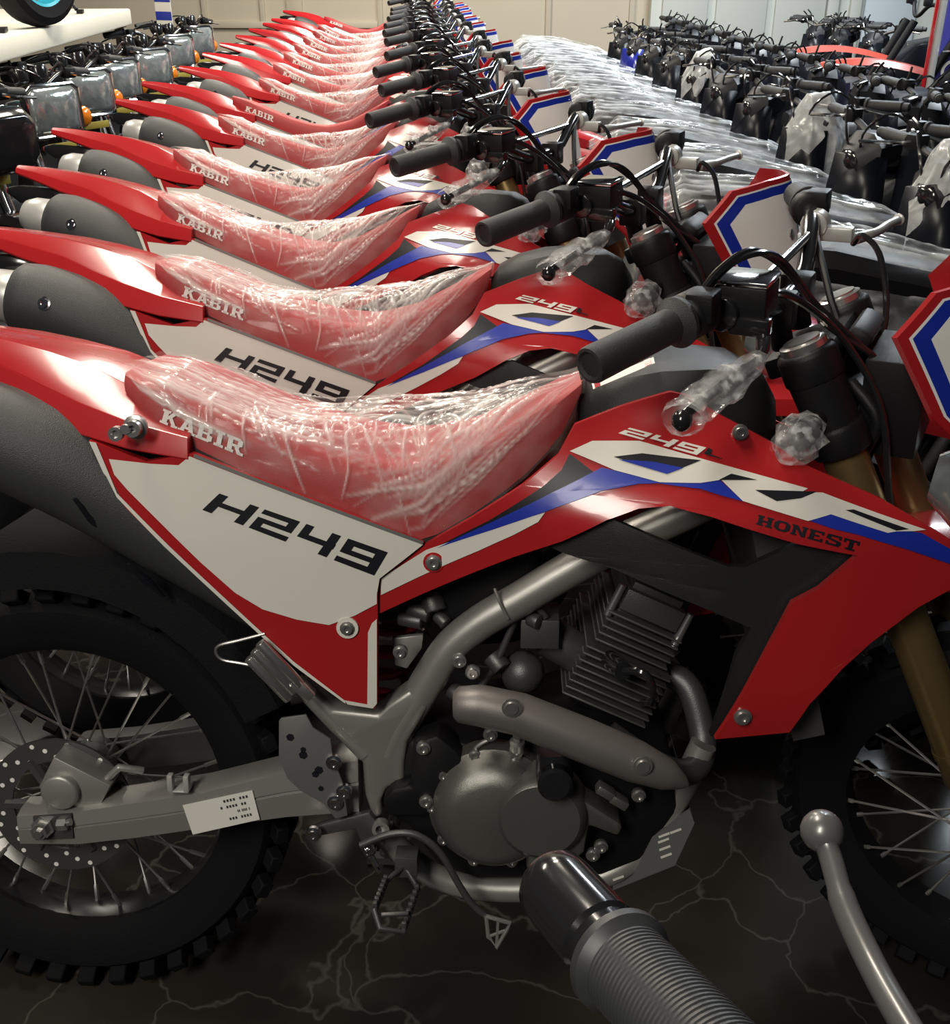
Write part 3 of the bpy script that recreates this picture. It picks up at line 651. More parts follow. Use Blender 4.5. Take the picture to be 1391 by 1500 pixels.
    k = MB(); k.ball(at(540, 1243, -.16), .011); k.cyl(at(540, 1250, -.155), at(556, 1276, -.155), .005); bolt(k, at(538, 1240, -.165), .007); P(k.build('pedal_pivot', 'chrome', root), False, 1)
    # engine
    k = MB().prism([at(x, y, -.12) for x, y in ((596, 1085), (640, 1075), (700, 1095), (800, 1085), (880, 1062), (985, 1110), (995, 1190), (940, 1262), (880, 1285), (700, 1290), (640, 1270), (600, 1215), (560, 1190), (556, 1165))], (0, .22, 0)); P(k.build('crankcase', 'black', root, bevel=.01), False, 0)
    k = MB(); p = at(722, 1196, -.165); k.lathe(p+Vector((0, .05, 0)), (0, -1, 0), [(0, .086), (.03, .086), (.036, .080), (.044, .078), (.060, .066), (.066, .05), (.068, .0)], 40); cc = P(k.build('clutch_cover', 'engine', root), False, 1)
    k = MB(); p2 = at(792, 1205, -.190); k.lathe(p2+Vector((0, .05, 0)), (0, -1, 0), [(0, .062), (.040, .058), (.048, .05), (.05, 0)], 32); P(k.build('clutch_dome', 'engine', cc), None, 1)
    bolts([(p+Vector((math.cos(i*.628)*.082, .018, math.sin(i*.628)*.082)), .006) for i in range(10)], 'steel', cc)
    k = MB().prism([at(x, y, -.17) for x, y in ((795, 1135), (906, 1205), (912, 1215), (905, 1226), (862, 1210), (855, 1250), (820, 1280), (770, 1275))], (0, .045, 0)); P(k.build('side_cover', 'engine', root, bevel=.005), False, 1)
    for x, y in ((818, 1135), (828, 1150), (886, 1158), (906, 1172)): P(MB().box(at(x, y, -.15), (.025, .02, .012), Matrix.Rotation(.55, 3, 'Y')).build('case_rib', 'engine', root, bevel=.002), False, 1)
    k = MB(); k.lathe(at(812, 1140, -.19), (0, -1, .1), [(0, .022), (.02, .022), (.024, .018), (.024, 0)], 20); k.tube([at(810, 1100, -.17), at(812, 1140, -.175)], [.022, .024], 16); P(k.build('starter_cap', 'black_gloss', root), False, 1)
    k = MB().prism([at(x, y, -.15) for x, y in ((604, 1090), (640, 1078), (668, 1100), (684, 1125), (672, 1160), (664, 1185), (620, 1196), (566, 1196), (560, 1172), (575, 1156), (600, 1152))], (0, .05, 0)); P(k.build('sprocket_cover', 'black', root, bevel=.006), False, 1)
    bolts([(at(x, y, -.152), .007) for x, y in ((620, 1096), (624, 1174), (718, 1076), (756, 1100), (880, 1240), (868, 1252), (935, 1165), (692, 985), (672, 968), (586, 955))], 'steel', root)
    k = MB(); k.lathe(at(757, 1098, -.15), (0, -.3, 1), [(-.02, .007), (0, .007), (.002, .010), (.014, .010), (.016, .006), (.024, .006)], 12); k.tube(spl([at(x, y, -.14) for x, y in ((718, 1082), (700, 1092), (688, 1108), (682, 1130))], 4), .003, 8); P(k.build('hose_fitting', 'steel', root), False, 1)
    # finned cylinder, leaning forward
    f0, f1 = at(818, 985, -.095), at(950, 1042, -.095); fx = Vector((f1.x-f0.x, 0, f1.z-f0.z)).normalized(); axv = Vector((-fx.z, 0, fx.x)); R3 = Matrix((fx, Vector((0, 1, 0)), axv)).transposed()
    lo = at(884, 1038, -.095); hi = lo+axv*.125
    nf = 13; H_ = Vector((hi.x-lo.x, 0, hi.z-lo.z)).length
    for i in range(nf):
        t = i/(nf-1); wdt = .122 if t < .62 else .105
        k = MB(); k.box(Vector((lo.x, 0, lo.z))+axv*H_*t, (wdt, .20 if t < .62 else .18, .0032), R3); P(k.build('cooling_fin', 'fin', root, bevel=.001, seg=1), False, 1)
    k = MB(); k.box(Vector((lo.x, 0, lo.z))+axv*H_*.45, (.085, .15, H_*1.2), R3); P(k.build('cylinder_barrel', 'black', root, bevel=.006), False, 1)
    k = MB(); c0 = Vector((hi.x, 0, hi.z))+axv*.022; k.box(c0, (.082, .165, .03), R3); k.box(c0+axv*.018, (.07, .14, .012), R3)
    for i in range(3): k.box(c0+axv*(.028+.007*i)+fx*.004, (.062-.006*i, .13, .0025), R3)
    P(k.build('head_cover', 'dark_metal', root, bevel=.004), False, 1)
    for s in (-1, 1):
        for b_ in (-.05, .048): P(MB().cyl(c0+fx*b_+Vector((0, s*.078, 0))-axv*.03, c0+fx*b_+Vector((0, s*.078, 0))+axv*.016, .006, .005, 10).build('head_stud', 'steel', root), False, 1)
    k = MB(); pz = at(905, 975, -.115); k.cyl(pz+Vector((-.01, .02, 0)), pz+Vector((.004, -.03, .006)), .012); k.tube(spl([pz+Vector((.004, -.03, .006)), pz+Vector((.03, -.045, .01)), pz+Vector((.045, -.03, -.03)), at(940, 1030, -.10)], 5), .005, 8); P(k.build('spark_plug_cap', 'black_gloss', root), False, 1)
    k = MB(); k.cyl(at(800, 930, -.06), at(850, 960, -.06), .028, n=16); k.box(at(790, 915, -.07), (.05, .07, .04)); k.cyl(at(775, 905, -.10), at(790, 912, -.11), .01); k.ball(at(765, 985, -.08), .03); k.tube(spl([at(x, y, -.1) for x, y in ((800, 905), (770, 880), (745, 930), (720, 985), (700, 1010))], 4), .005, 8); P(k.build('carburettor', 'dark_metal', root, bevel=.003), False, 1)
    k = MB(); k.box(Vector((.60, 0, .68)), (.24, .19, .14)); P(k.build('airbox', 'black', root, bevel=.02), False, 1)
    k = MB()
    hel = [Vector((.50+.028*math.cos(i*.7)+.05*i/60, .028*math.sin(i*.7)-.02, .46+.22*i/60)) for i in range(60)]
    k.tube(hel, .006, 8); P(k.build('shock_spring', 'spring', root), False, 1)
    k = MB().prism([at(x, y, -.09) for x, y in ((574, 935), (620, 930), (618, 950), (596, 980), (578, 975))], (0, .01, 0)); P(k.build('bracket', 'frame', root, bevel=.002), False, 1)
    for x, y, d, e, r in ((600, 890, 30, 10, .012), (630, 870, 8, 26, .016), (585, 905, 34, 6, .010), (640, 900, 14, 14, .009), (660, 1010, 14, 8, .012), (690, 1040, 6, 20, .01), (720, 960, 16, 20, .014)):
        P(MB().cyl(at(x, y, -.09), at(x+d, y+e, -.10), r).build('fitting', 'dark_metal', root, bevel=.002), False, 1)
    # exhaust shield and pipe
    k = MB(); stn = [((664, 1032), .016), ((672, 1032), .022), ((700, 1033), .025), ((760, 1046), .026), ((850, 1082), .027), ((930, 1115), .026), ((975, 1134), .020), ((1000, 1146), .009), ((1007, 1150), .003)]
    k.tube([at(*p_, -.185) for p_, r in stn], [r for p_, r in stn], 20, ry=1.05); ex = P(k.build('exhaust_shield', 'shield', root), False, 1)
    for x, y in ((749, 1036), (941, 1121)):
        p = at(x, y, -.211); k = MB().lathe(p, (0, -1, 0), [(0, .012), (.003, .012), (.003, .009), (.006, .008), (.006, .004)], 18); P(k.build('bolt', 'steel', ex), None, 1)
    k = MB().tube(spl([at(890, 1075, -.13), at(960, 1120, -.14), at(1010, 1130, -.12), at(1030, 1090, -.08), at(1010, 1010, -.05), at(975, 985, -.03)], 5), .018, 14); P(k.build('exhaust_pipe', 'dark_metal', root), False, 1)
    # skid plate
    q = [at(x, y, -.12) for x, y in ((955, 1226), (1010, 1186), (1017, 1206), (988, 1268), (898, 1304), (927, 1284))]; k = MB().prism(q, (0, .004, 0)); k.add([q[1], q[2], q[2]+Vector((0, .24, 0)), q[1]+Vector((0, .24, 0))], [[0, 1, 2, 3]]); k.add([q[2], q[3], q[3]+Vector((0, .24, 0)), q[2]+Vector((0, .24, 0))], [[0, 1, 2, 3]]); k.add([q[3], q[4], q[4]+Vector((0, .24, 0)), q[3]+Vector((0, .24, 0))], [[0, 1, 2, 3]])
    sk = P(k.build('skid_plate', 'plate_grey', root, fix=False), False, 1)
    k = MB(); 
    for x, y in ((973, 1222), (972, 1230), (974, 1241), (976, 1252), (990, 1216), (906, 1285)): k.prism([at(x-9, y+3, -.1205), at(x+7, y-3, -.1205), at(x+8, y, -.1205), at(x-8, y+6, -.1205)], (0, .0003, 0))
    P(k.build('slots', 'offwhite', sk, smooth=False), None, 1)['kind'] = 'stuff'
    # ---------------------------------------------------------------- front end, all turning with the bars
    def FP(mb, name, m, parent=root, lv=0, **kw):
        o = mb.build(name, m, parent, **kw); return P(o, True if parent is root else None, lv)
    for s in (-1, 1):
        b0 = FAX+Vector((0, s*.098, 0)); tp = b0+SDIR*.79
        FP(MB().lathe(b0+SDIR*.13, SDIR, [(0, .025), (.012, .0285), (.05, .0275), (.05, .029), (.062, .029), (.062, .0275), (.49, .027), (.50, .026)], 20), 'fork_tube', 'gold'); FP(MB().lathe(b0+SDIR*.63, SDIR, [(0, .028), (0, .034), (.06, .032), (.10, .034), (.12, .034)], 20), 'fork_upper', 'black')
        FP(MB().lathe(b0-SDIR*.03, SDIR, [(0, .02), (.0, .026), (.10, .026), (.12, .022), (.17, .022)], 18), 'fork_slider', 'dark_metal')
        g_ = MB(); g_.loft([[b0+SDIR*t+Vector((.035*math.cos(a), s*.035*abs(math.sin(a))*1.0+s*.004, 0)) for a in [math.pi*(-.5+j/8)*.9 for j in range(9)]] for t in (-.02, .04, .10, .16)], closed=False)
        FP(g_, 'fork_guard', 'red')
    for t, nm in ((.64, 'lower_clamp'), (.735, 'top_clamp')):
        k = MB(); c0 = FAX+SDIR*t; R3f = Matrix.Rotation(-RAKE, 3, 'Y'); k.box(c0+Vector((-.03, 0, -.015)), (.07, .12, .026), R3f)
        for s in (-1, 1): k.lathe(c0+Vector((0, s*.098, 0))-SDIR*.018, SDIR, [(0, .02), (0, .036), (.036, .036), (.04, .03), (.04, 0)], 18)
        k.box(c0, (.045, .2, .024), R3f); FP(k, nm, 'black', bevel=.004)
    for s in (-1, 1):
        c0 = FAX+SDIR*.757+Vector((0, s*.098, 0)); FP(MB().lathe(c0, SDIR, [(0, .028), (.008, .028), (.010, .022), (.012, .022), (.012, 0)], 18), 'fork_cap', 'steel')
    fd = MB(); rings = []
    for i in range(17):
        u = i/16; x = 1.10+.62*u; z = .715+.075*math.sin(u*math.pi*.9)-.03*u; wd = .055+.04*math.sin(math.pi*min(1, u*1.1+.05))
        rings.append([Vector((x, y*wd, z-h_)) for y, h_ in ((-1.05, .04), (-1, .012), (-.6, .0), (.6, 0), (1, .012), (1.05, .04), (.95, .04), (.6, .006), (-.6, .006), (-.95, .04))])
    fd.loft(rings); FP(fd, 'front_fender', 'red')
    # bars
    def halves(pts): return [Vector((x, -y, z)) for x, y, z in reversed(pts)]+[Vector(p) for p in pts[1:]]
    hp = [(1.025, 0, 1.04), (1.025, .07, 1.042), (1.008, .17, 1.080), (.992, .24, 1.09), (.963, .33, 1.084), (.932, .405, 1.076)]
    hbar = spl(halves(hp), 4); bar = FP(MB().tube(hbar, .0115, 12), 'handlebar', 'black_gloss')
    FP(MB().cyl((1.010, -.155, 1.078), (1.010, .155, 1.078), .0065, n=10), 'crossbar', 'chrome', bar)
    for s in (-1, 1):
        k = MB(); k.box((1.025, s*.045, 1.035), (.04, .03, .045)); k.cyl((1.025, s*.045, 1.02), (1.035, s*.045, .985), .014); FP(k, 'bar_clamp', 'black', bar, bevel=.004)
    for s in (-1, 1):
        a = Vector((.9785, s*.285, 1.088)); b = Vector((.930, s*.412, 1.0755)); dv_ = (b-a).normalized(); Lg = (b-a).length
        FP(MB().lathe(a, dv_, [(0, .013), (0, .027), (.006, .028), (.010, .024), (.016, .0185), (Lg-.004, .0195), (Lg, .0182), (Lg+.0005, .015), (Lg-.002, .012), (Lg-.002, 0)], 24), 'grip', 'grip', bar)
        k = MB(); sw0 = Vector((.984, s*.262, 1.089)); k.lathe(sw0-dv_*.022, dv_, [(0, .016), (0, .022), (.006, .026), (.034, .026), (.04, .02), (.04, .012)], 16); k.box(sw0+Vector((.012, 0, .012)), (.03, .035, .03)); FP(k, 'switch_housing', 'black', bar, bevel=.003)
        m0 = Vector((1.005, s*.215, 1.082)); pm = 'black_gloss' if s < 0 else 'muffler_cap'
        k = MB(); k.lathe(m0-Vector((0, s*.014, .002)), (0, s, 0), [(0, .012), (0, .019), (.028, .019), (.028, .012)], 14); k.box(m0+Vector((.030, 0, -.014)), (.045, .02, .02)); FP(k, 'lever_perch', pm, bar, bevel=.003)
        lev = spl([m0+Vector((.045, s*.0, -.024)), m0+Vector((.052, s*.04, -.034)), m0+Vector((.030, s*.09, -.050)), m0+Vector((.010, s*.140, -.064)), m0+Vector((.008, s*.155, -.068))], 5) if s < 0 else spl([m0+Vector((.055, 0, -.020)), m0+Vector((.075, .05, -.02)), m0+Vector((.080, .10, -.022)), m0+Vector((.086, .140, -.024)), m0+Vector((.088, .15, -.024))], 5)
        FP(MB().tube(lev, [.008]*4+[.0062]*(len(lev)-6)+[.008, .009], 10), 'brake_lever' if s < 0 else 'clutch_lever', pm, bar)
        if s < 0:
            k = MB(); rings = []; n_ = len(lev)
            for i in range(15):
                u = i/14; p = lev[int(5+u*(n_-6))]; rr_ = (.010+.013*sst(0, .35, u))*(1+.25*noise.noise(p*50)); 
                rings.append([p+Vector((0, 0, 1))*math.cos(a_)*rr_*.8*(1+.4*noise.noise(Vector((u*9, a_*1.3, 2))))+Vector((1, 0, 0))*math.sin(a_)*rr_ for a_ in [2*math.pi*j/12 for j in range(12)]])
            k.loft(rings, cap=False); FP(k, 'lever_wrap', 'small_wrap', bar, lv=0)
            FP(MB().ball(lev[-1], .0115, 10), 'lever_tip', 'black_gloss', bar)
    m0 = Vector((1.022, -.190, 1.092)); k = MB(); k.box(m0, (.058, .056, .036)); FP(k, 'fluid_reservoir', 'black', bar, bevel=.003)
    k = MB(); k.box(m0+Vector((0, 0, .021)), (.060, .058, .006)); FP(k, 'reservoir_lid', 'chrome', bar, bevel=.002)
    # cables
    for nm, pts, r_, mt in (('throttle_cable', [(.985, -.255, 1.10), (1.0, -.225, 1.128), (1.02, -.165, 1.136), (1.05, -.115, 1.10), (1.085, -.075, 1.035), (1.14, -.045, .99), (1.15, -.02, .95)], .0042, 'black_gloss'),
                            ('brake_hose', [(1.03, -.20, 1.088), (1.05, -.16, 1.09), (1.08, -.115, 1.06), (1.12, -.085, 1.01), (1.165, -.08, .93), (1.20, -.09, .78), (1.31, -.11, .5)], .0045, 'black_gloss'),
                            ('return_cable', [(.985, -.245, 1.10), (1.01, -.20, 1.132), (1.04, -.14, 1.125), (1.075, -.085, 1.06), (1.13, -.05, 1.0)], .0036, 'black_gloss'),
                            ('clutch_cable', [(1.060, .205, 1.058), (1.075, .185, 1.075), (1.105, .165, 1.05), (1.125, .13, .97), (1.10, .08, .90)], .0042, 'black_gloss'),
                            ('wiring_loom', [(.99, .25, 1.085), (1.02, .16, 1.07), (1.06, .08, 1.02), (1.09, .03, .97), (1.06, -.03, .93)], .005, 'black')):
        FP(MB().tube(spl(pts, 7), r_, 8), nm, mt)
    k = MB(); k.box((1.12, 0, 1.005), (.03, .09, .03), Matrix.Rotation(.5, 3, 'Y')); FP(k, 'instrument', 'black', bevel=.008)
    k = MB(); k.box((1.17, 0, .93), (.07, .12, .12)); k.box((1.10, 0, .90), (.06, .10, .08)); k.tube(spl([(1.12, -.06, .96), (1.16, -.075, .92), (1.14, -.07, .86)], 4), .008, 8); k.tube(spl([(1.13, .05, .99), (1.10, -.04, .97), (1.13, -.07, .90)], 4), .006, 8); FP(k, 'headlight_bracket', 'black', bevel=.012)
    # headlight mask: a bowed plate with swept-back sides
    def mask(s, t):
        # s -1..1 across, t 0..1 up
        hw = .132-.012*abs(t-.75); y = s*hw; z = .862+.236*t
        x = 1.272-.105*abs(s)**1.5-.19*(z-1.09)
        return Vector((x, y, z))
    def msheet(poly, off, edge=.08, thick=0):
        bm = bmesh.new(); vv = [bm.verts.new((a, b, 0)) for a, b in poly]
        for t in tessellate_polygon([[Vector((a, b, 0)) for a, b in poly]]): bm.faces.new([vv[i] for i in t])
        for _ in range(6):
            ed = [e for e in bm.edges if e.calc_length() > edge]
            if not ed: break
            bmesh.ops.subdivide_edges(bm, edges=ed, cuts=1); bmesh.ops.triangulate(bm, faces=[f for f in bm.faces if len(f.verts) > 3])
        for v in bm.verts:
            a, b = v.co.x, v.co.y; e = .01
            n_ = (mask(a+e, b)-mask(a-e, b)).cross(mask(a, b+e)-mask(a, b-e)).normalized(); v.co = mask(a, b)+n_*off
        if thick:
            r = bmesh.ops.extrude_face_region(bm, geom=list(bm.faces))
            for e in r['geom']:
                if isinstance(e, bmesh.types.BMVert): e.co.x -= thick
            bmesh.ops.recalc_face_normals(bm, faces=bm.faces)
        k = MB(); bm.verts.index_update(); k.v = [v.co.copy() for v in bm.verts]; k.f = [[v.index for v in f.verts] for f in bm.faces]; bm.free(); return k
    out = [(-.42, 0), (.42, 0), (.80, .34), (1.0, .77), (.74, .955), (.35, .99), (0, 1.0), (-.35, .99), (-.74, .955), (-1.0, .77), (-.80, .34)]
    mk = FP(msheet(out, 0, thick=.006), 'headlight_mask', 'red')
    def inset(d):
        c_ = []; n = len(out); 
        for i in range(n):
            a, b, c0 = [Vector((q[0]*.132, q[1]*.236)) for q in (out[i-1], out[i], out[(i+1) % n])]
            n1 = (b-a).normalized(); n2 = (c0-b).normalized(); n1 = Vector((-n1.y, n1.x)); n2 = Vector((-n2.y, n2.x)); m_ = (n1+n2).normalized(); q = b+m_*d/max(.4, m_.dot(n1)); c_.append((q.x/.132, q.y/.236))
        return c_
    FP(msheet(inset(.008), .0012), 'white_edging', 'white', mk); FP(msheet(inset(.0105), .0020), 'blue_band', 'blue', mk)
    FP(msheet(inset(.024), .0029), 'white_field', 'white', mk)
    for s in (-.15, .15): p = mask(s, .62); FP(MB().lathe(p+Vector((.004, 0, 0)), (1, s*.8, .2), [(0, .008), (.002, .008), (.003, .005)], 12), 'bolt', 'steel', mk, lv=0)
    k = MB().lathe((1.275, 0, .82), (1, 0, -.1), [(-.05, .03), (-.01, .06), (0, .062), (.008, .055), (.014, .03), (.015, 0)], 20); FP(k, 'headlight_lens', 'lens')
    for s in (-1, 1):
        b0 = Vector((1.105, s*.10, .935)); e0 = Vector((1.095, s*.155, .932)); st_ = FP(MB().cyl(b0, e0, .010, .014), 'indicator_stalk', 'black')
        k = MB(); k.ball(e0+Vector((-.004, s*.022, -.003)), .019, 12, (.75, 1.25, .9)); FP(k, 'indicator_lens', 'plate_grey', st_)
        k = MB(); rings = []
        for i in range(11):
            u = i/10; cpt = e0+Vector((-.010*u, s*(-.01+.062*u), -.014*u)); rr_ = .012+.015*math.sin(math.pi*min(1, u*.92+.08))
            rings.append([cpt+Vector((math.cos(a)*rr_*(1+.45*noise.noise(Vector((u*6, a*1.5, s)))), 0, math.sin(a)*rr_*(1+.45*noise.noise(Vector((u*5, a*1.7, s+3)))))) for a in [2*math.pi*j/12 for j in range(12)]])
        k.loft(rings); FP(k, 'indicator_wrap', 'small_wrap', st_)
    k = MB().tube([(.52, .12, .33), (.50, .17, .18), (.47, .225, .062)], [.012, .011, .011], 10); k.box((.47, .228, .052), (.06, .04, .012)); P(k.build('side_stand', 'dark_metal', root), False, 0)
GR = 'red dirt bikes parked in the long row'
ORD = ['nearest', 'second', 'third', 'fourth', 'fifth', 'sixth', 'seventh', 'eighth', 'ninth', 'tenth', 'eleventh', 'twelfth', 'thirteenth', 'farthest']
BIKES = [(0, 0, 0, -28.5), (-.131, .543, 1.1, -28.5), (-.30, 1.132, -4, -27), (-.448, 1.729, -.2, -28), (-.498, 2.391, .3, -29), (-.585, 2.935, .5, -29), (-.623, 3.545, .4, -28), (-.712, 4.244, .3, -27), (-.79, 4.874, .1, -28), (-.852, 5.48, .1, -29), (-.915, 6.085, .1, -27), (-.963, 6.706, .1, -28), (-1.026, 7.279, .1, -28), (-1.19, 8.5, 0, -28)]
LABS = ['red dirt bike closest to the camera, whole engine and silver frame in view', 'red dirt bike directly behind the closest one, second in the row',
        'third red dirt bike from the camera, white side panel mostly hidden', 'fourth red dirt bike from the camera, its H249 lettering showing',
        'fifth red dirt bike from the camera, plastic wrapped seat', 'sixth red dirt bike from the camera, the first with bare unwrapped seat']
LABS += ['%s red dirt bike from the camera in the long row' % ORD[i] for i in range(6, 13)]+['last red dirt bike at the wall end of the row, bare seat']
bike = empty('dirt_bike'); BIKE_FRAME[0] = ML; build_bike(bike); BIKE_FRAME[0] = Matrix.Identity(4)
def lean_to(o, dx, dy, rot):
    a = math.radians(rot); o.rotation_euler = (-LEAN, 0, a); o.location = (dx-LOFF*math.sin(a), dy+LOFF*math.cos(a), 0.0)
for i, (dx, dy, rot, sd) in enumerate(BIKES):
    if i == 0: continue
    r = empty('dirt_bike'); lean_to(r, dx, dy, rot); tag(r, LABS[i], 'motorcycle', GR); mp = {bike: r}
    for o, stf, lv in PARTS:
        if lv == 1 or (lv == 3 and i in (5, 13)): continue
        c = o.copy(); COL.objects.link(c); c.parent = mp[o.parent]; mp[o] = c
        if stf: c.matrix_local = steer(sd)
tag(bike, LABS[0], 'motorcycle', GR); lean_to(bike, 0, 0, 0)
for o, stf, lv in PARTS:
    if lv == 2: bpy.data.objects.remove(o)
    elif stf: o.matrix_local = steer(BIKES[0][3])

# ------------------------------------------------------------------ generic copy
def copy_tree(o, parent=None, skip=()):
    c = o.copy(); COL.objects.link(c); c.parent = parent
    for ch in [k for k in o.children if k.name.split('.')[0] not in skip]:
        k = copy_tree(ch, c, skip)
    return c
def simple_wheel(root, c, R, hw, rimm, n=28):
    c = Vector(c); y = (0, 1, 0)
    t = MB().torus(c, y, R-.01, [(-.05, -hw*.7), (-.02, -hw), (.0, -hw*.6), (.01, 0), (0, hw*.6), (-.02, hw), (-.05, hw*.7)], n).build('tyre', 'rubber', root)
    k = MB().torus(c, y, R-.06, [(.012, -hw*.7), (-.008, -hw*.4), (-.008, hw*.4), (.012, hw*.7)], n)
    for i in range(10):
        a = i*.6283; k.tube([c, c+Vector((math.cos(a), 0, math.sin(a)))*(R-.06)], .004, 5)
    k.lathe(c-Vector((0, .05, 0)), y, [(0, .02), (.01, .04), (.09, .04), (.1, .02)], 14); k.build('rim', rimm, root); return t

# ------------------------------------------------------------------ commuter motorcycles on the left (square headlights)
def make_commuter():
    r = empty('commuter_motorcycle')
    simple_wheel(r, (0, 0, .29), .29, .04, 'chrome'); simple_wheel(r, (1.2, 0, .29), .29, .036, 'chrome')
    for s in (-1, 1):
        MB().tube([(1.2, s*.075, .29), (1.06, s*.075, .62), (.98, s*.075, .86)], [.018, .018, .02], 10).build('fork_leg', 'chrome', r)
        MB().lathe((.33, s*.12, .42), (-.6, 0, .25), [(0, .012), (.02, .022), (.3, .022), (.31, .016)], 12).build('shock_absorber', 'chrome', r)
    k = MB(); rings = []
    for i in range(13):
        a = math.radians(10+150*i/12); e = Vector((math.cos(a), 0, math.sin(a))); p = Vector((1.2, 0, .29))+e*.325
        rings.append([p+Vector((0, y*.05, 0))-e*d for y, d in ((-1, .03), (-.7, 0), (.7, 0), (1, .03), (.6, .008), (-.6, .008))])
    k.loft(rings).build('front_fender', 'black_gloss', r)
    k = MB(); rings = []
    for i in range(11):
        a = math.radians(20+160*i/10); e = Vector((math.cos(a), 0, math.sin(a))); p = Vector((0, 0, .29))+e*.33
        rings.append([p+Vector((0, y*.06, 0))-e*d for y, d in ((-1, .03), (-.7, 0), (.7, 0), (1, .03), (.6, .008), (-.6, .008))])
    k.loft(rings).build('rear_fender', 'black_gloss', r)
    def blob(name, m, st, par=r, **kw):
        rings = []
        for x, w_, z0, z1 in st:
            rings.append([Vector((x, w_*a, z0+(z1-z0)*b)) for a, b in ((-.8, 0), (-1, .25), (-1, .65), (-.75, .92), (-.3, 1), (.3, 1), (.75, .92), (1, .65), (1, .25), (.8, 0))])
        return MB().loft(rings).build(name, m, par, **kw)
    blob('fuel_tank', 'black_gloss', [(.50, .08, .66, .78), (.56, .11, .64, .83), (.72, .13, .62, .87), (.86, .115, .64, .86), (.93, .07, .68, .80)])
    blob('seat', 'black', [(-.18, .09, .71, .77), (-.12, .115, .69, .79), (.2, .12, .68, .78), (.45, .11, .68, .77), (.54, .08, .70, .77)])
    blob('side_cover', 'black_gloss', [(.08, .09, .48, .68), (.2, .115, .45, .68), (.45, .11, .46, .66)])
    blob('tail_light', 'tail_lens', [(-.30, .03, .62, .66), (-.27, .05, .60, .68), (-.20, .05, .60, .69)])
    k = MB(); k.box((.55, 0, .36), (.3, .22, .2)); k.box((.62, 0, .54), (.12, .14, .18), Matrix.Rotation(.3, 3, 'Y')); k.build('engine', 'dark_metal', r, bevel=.02)
    MB().tube(spl([(.72, -.08, .5), (.82, -.1, .36), (.7, -.13, .26), (.2, -.14, .27), (-.3, -.15, .33)], 5), [.02]*14+[.03]*7, 12).build('exhaust', 'chrome', r)
    # head
    k = MB(); rings = []
    for x, sw, sh in ((1.00, .06, .05), (1.03, .10, .082), (1.085, .118, .094), (1.10, .120, .096)):
        rings.append([Vector((x, sw*a, .845+sh*b)) for a, b in ((-1, -.8), (-.8, -1), (.8, -1), (1, -.8), (1, .8), (.8, 1), (-.8, 1), (-1, .8))])
    hl = k.loft(rings).build('headlight_shell', 'black_gloss', r)
    k = MB(); rg = [(1, .8), (.8, 1), (-.8, 1), (-1, .8), (-1, -.8), (-.8, -1), (.8, -1), (1, -.8)]
    k.tube([Vector((1.10, .119*a, .845+.095*b)) for a, b in rg+[rg[0]]], .009, 8).build('headlight_rim', 'chrome', hl)
    k = MB(); k.loft([[Vector((x, .114*f*a, .845+.090*f*b)) for a, b in rg] for x, f in ((1.095, 1), (1.112, .93), (1.126, .72), (1.134, .4), (1.136, .1))]).build('headlight_lens', 'lens', hl)
    for s in (-1, 1):
        a = MB().cyl((1.02, s*.08, .80), (1.03, s*.16, .80), .010).build('indicator_stalk', 'chrome', r)
        k = MB().lathe((1.0, s*.175, .80), (1, 0, 0), [(0, .025), (.005, .042), (.03, .045)], 16).build('indicator_cup', 'chrome', a)
        MB().lathe((1.03, s*.175, .80), (1, 0, 0), [(0, .043), (.014, .040), (.026, .028), (.031, .004)], 16).build('indicator_lens', 'amber', a)
    hp = [(.95, 0, .91), (.95, .07, .915), (.93, .16, .955), (.90, .25, .965), (.85, .36, .95)]
    pts = [Vector((x, -y, z)) for x, y, z in reversed(hp)]+[Vector(p) for p in hp[1:]]
    bar = MB().tube(spl(pts, 4), .012, 10).build('handlebar', 'black_gloss', r)
    for s in (-1, 1):
        MB().lathe((.905, s*.24, .965), (-.36, s*.93, -.14), [(0, .012), (0, .022), (.008, .022), (.012, .018), (.13, .018), (.132, .012), (.132, 0)], 14).build('grip', 'grip', bar)
        MB().box((.93, s*.215, .96), (.04, .05, .04)).build('switch_housing', 'black', bar, bevel=.006)
        MB().tube(spl([(.95, s*.21, .958), (.97, s*.26, .948), (.93, s*.36, .935)], 4), .006, 8).build('lever', 'chrome', bar)
    k = MB()
    for s in (-.045, .045): k.lathe((.985, s, .945), (-.45, 0, .9), [(0, .03), (.03, .04), (.05, .04), (.052, .034), (.052, 0)], 16)
    k.build('instrument_dials', 'black_gloss', r)
    MB().box((1.0, 0, .90), (.05, .16, .03)).build('fork_clamp', 'chrome', r, bevel=.004)
    k = MB(); k.tube(spl([(.93, -.2, .975), (1.02, -.12, 1.01), (1.05, 0, .96), (1.0, .02, .88)], 5), .004, 6); k.tube(spl([(.93, .2, .975), (1.03, .1, 1.01), (1.04, 0, .93)], 5), .004, 6); k.build('cables', 'black_gloss', r)
    k = MB().box((1.115, 0, .71), (.006, .13, .03)); k.build('fork_plate', 'yellow', r, bevel=.002)
    return r
com = make_commuter()
spots = [((-25, 205), 0), ((80, 162), 1), ((132, 136), 2), ((177, 118), 3), ((225, 100), 4), ((261, 76), 5), ((294, 60), 6)]
clab = ['nearest black commuter motorcycle with a square headlight, cut by the left edge', 'black commuter motorcycle, second from the left edge, square chrome-rimmed headlight', 'black commuter motorcycle, third from the left edge, round amber indicator in view', 'black commuter motorcycle, fourth from the left edge beside the podium', 'black commuter motorcycle, fifth from the left edge in the headlight row', 'black commuter motorcycle, sixth from the left edge, near the paper price tag', 'black commuter motorcycle at the wall end of the headlight row']
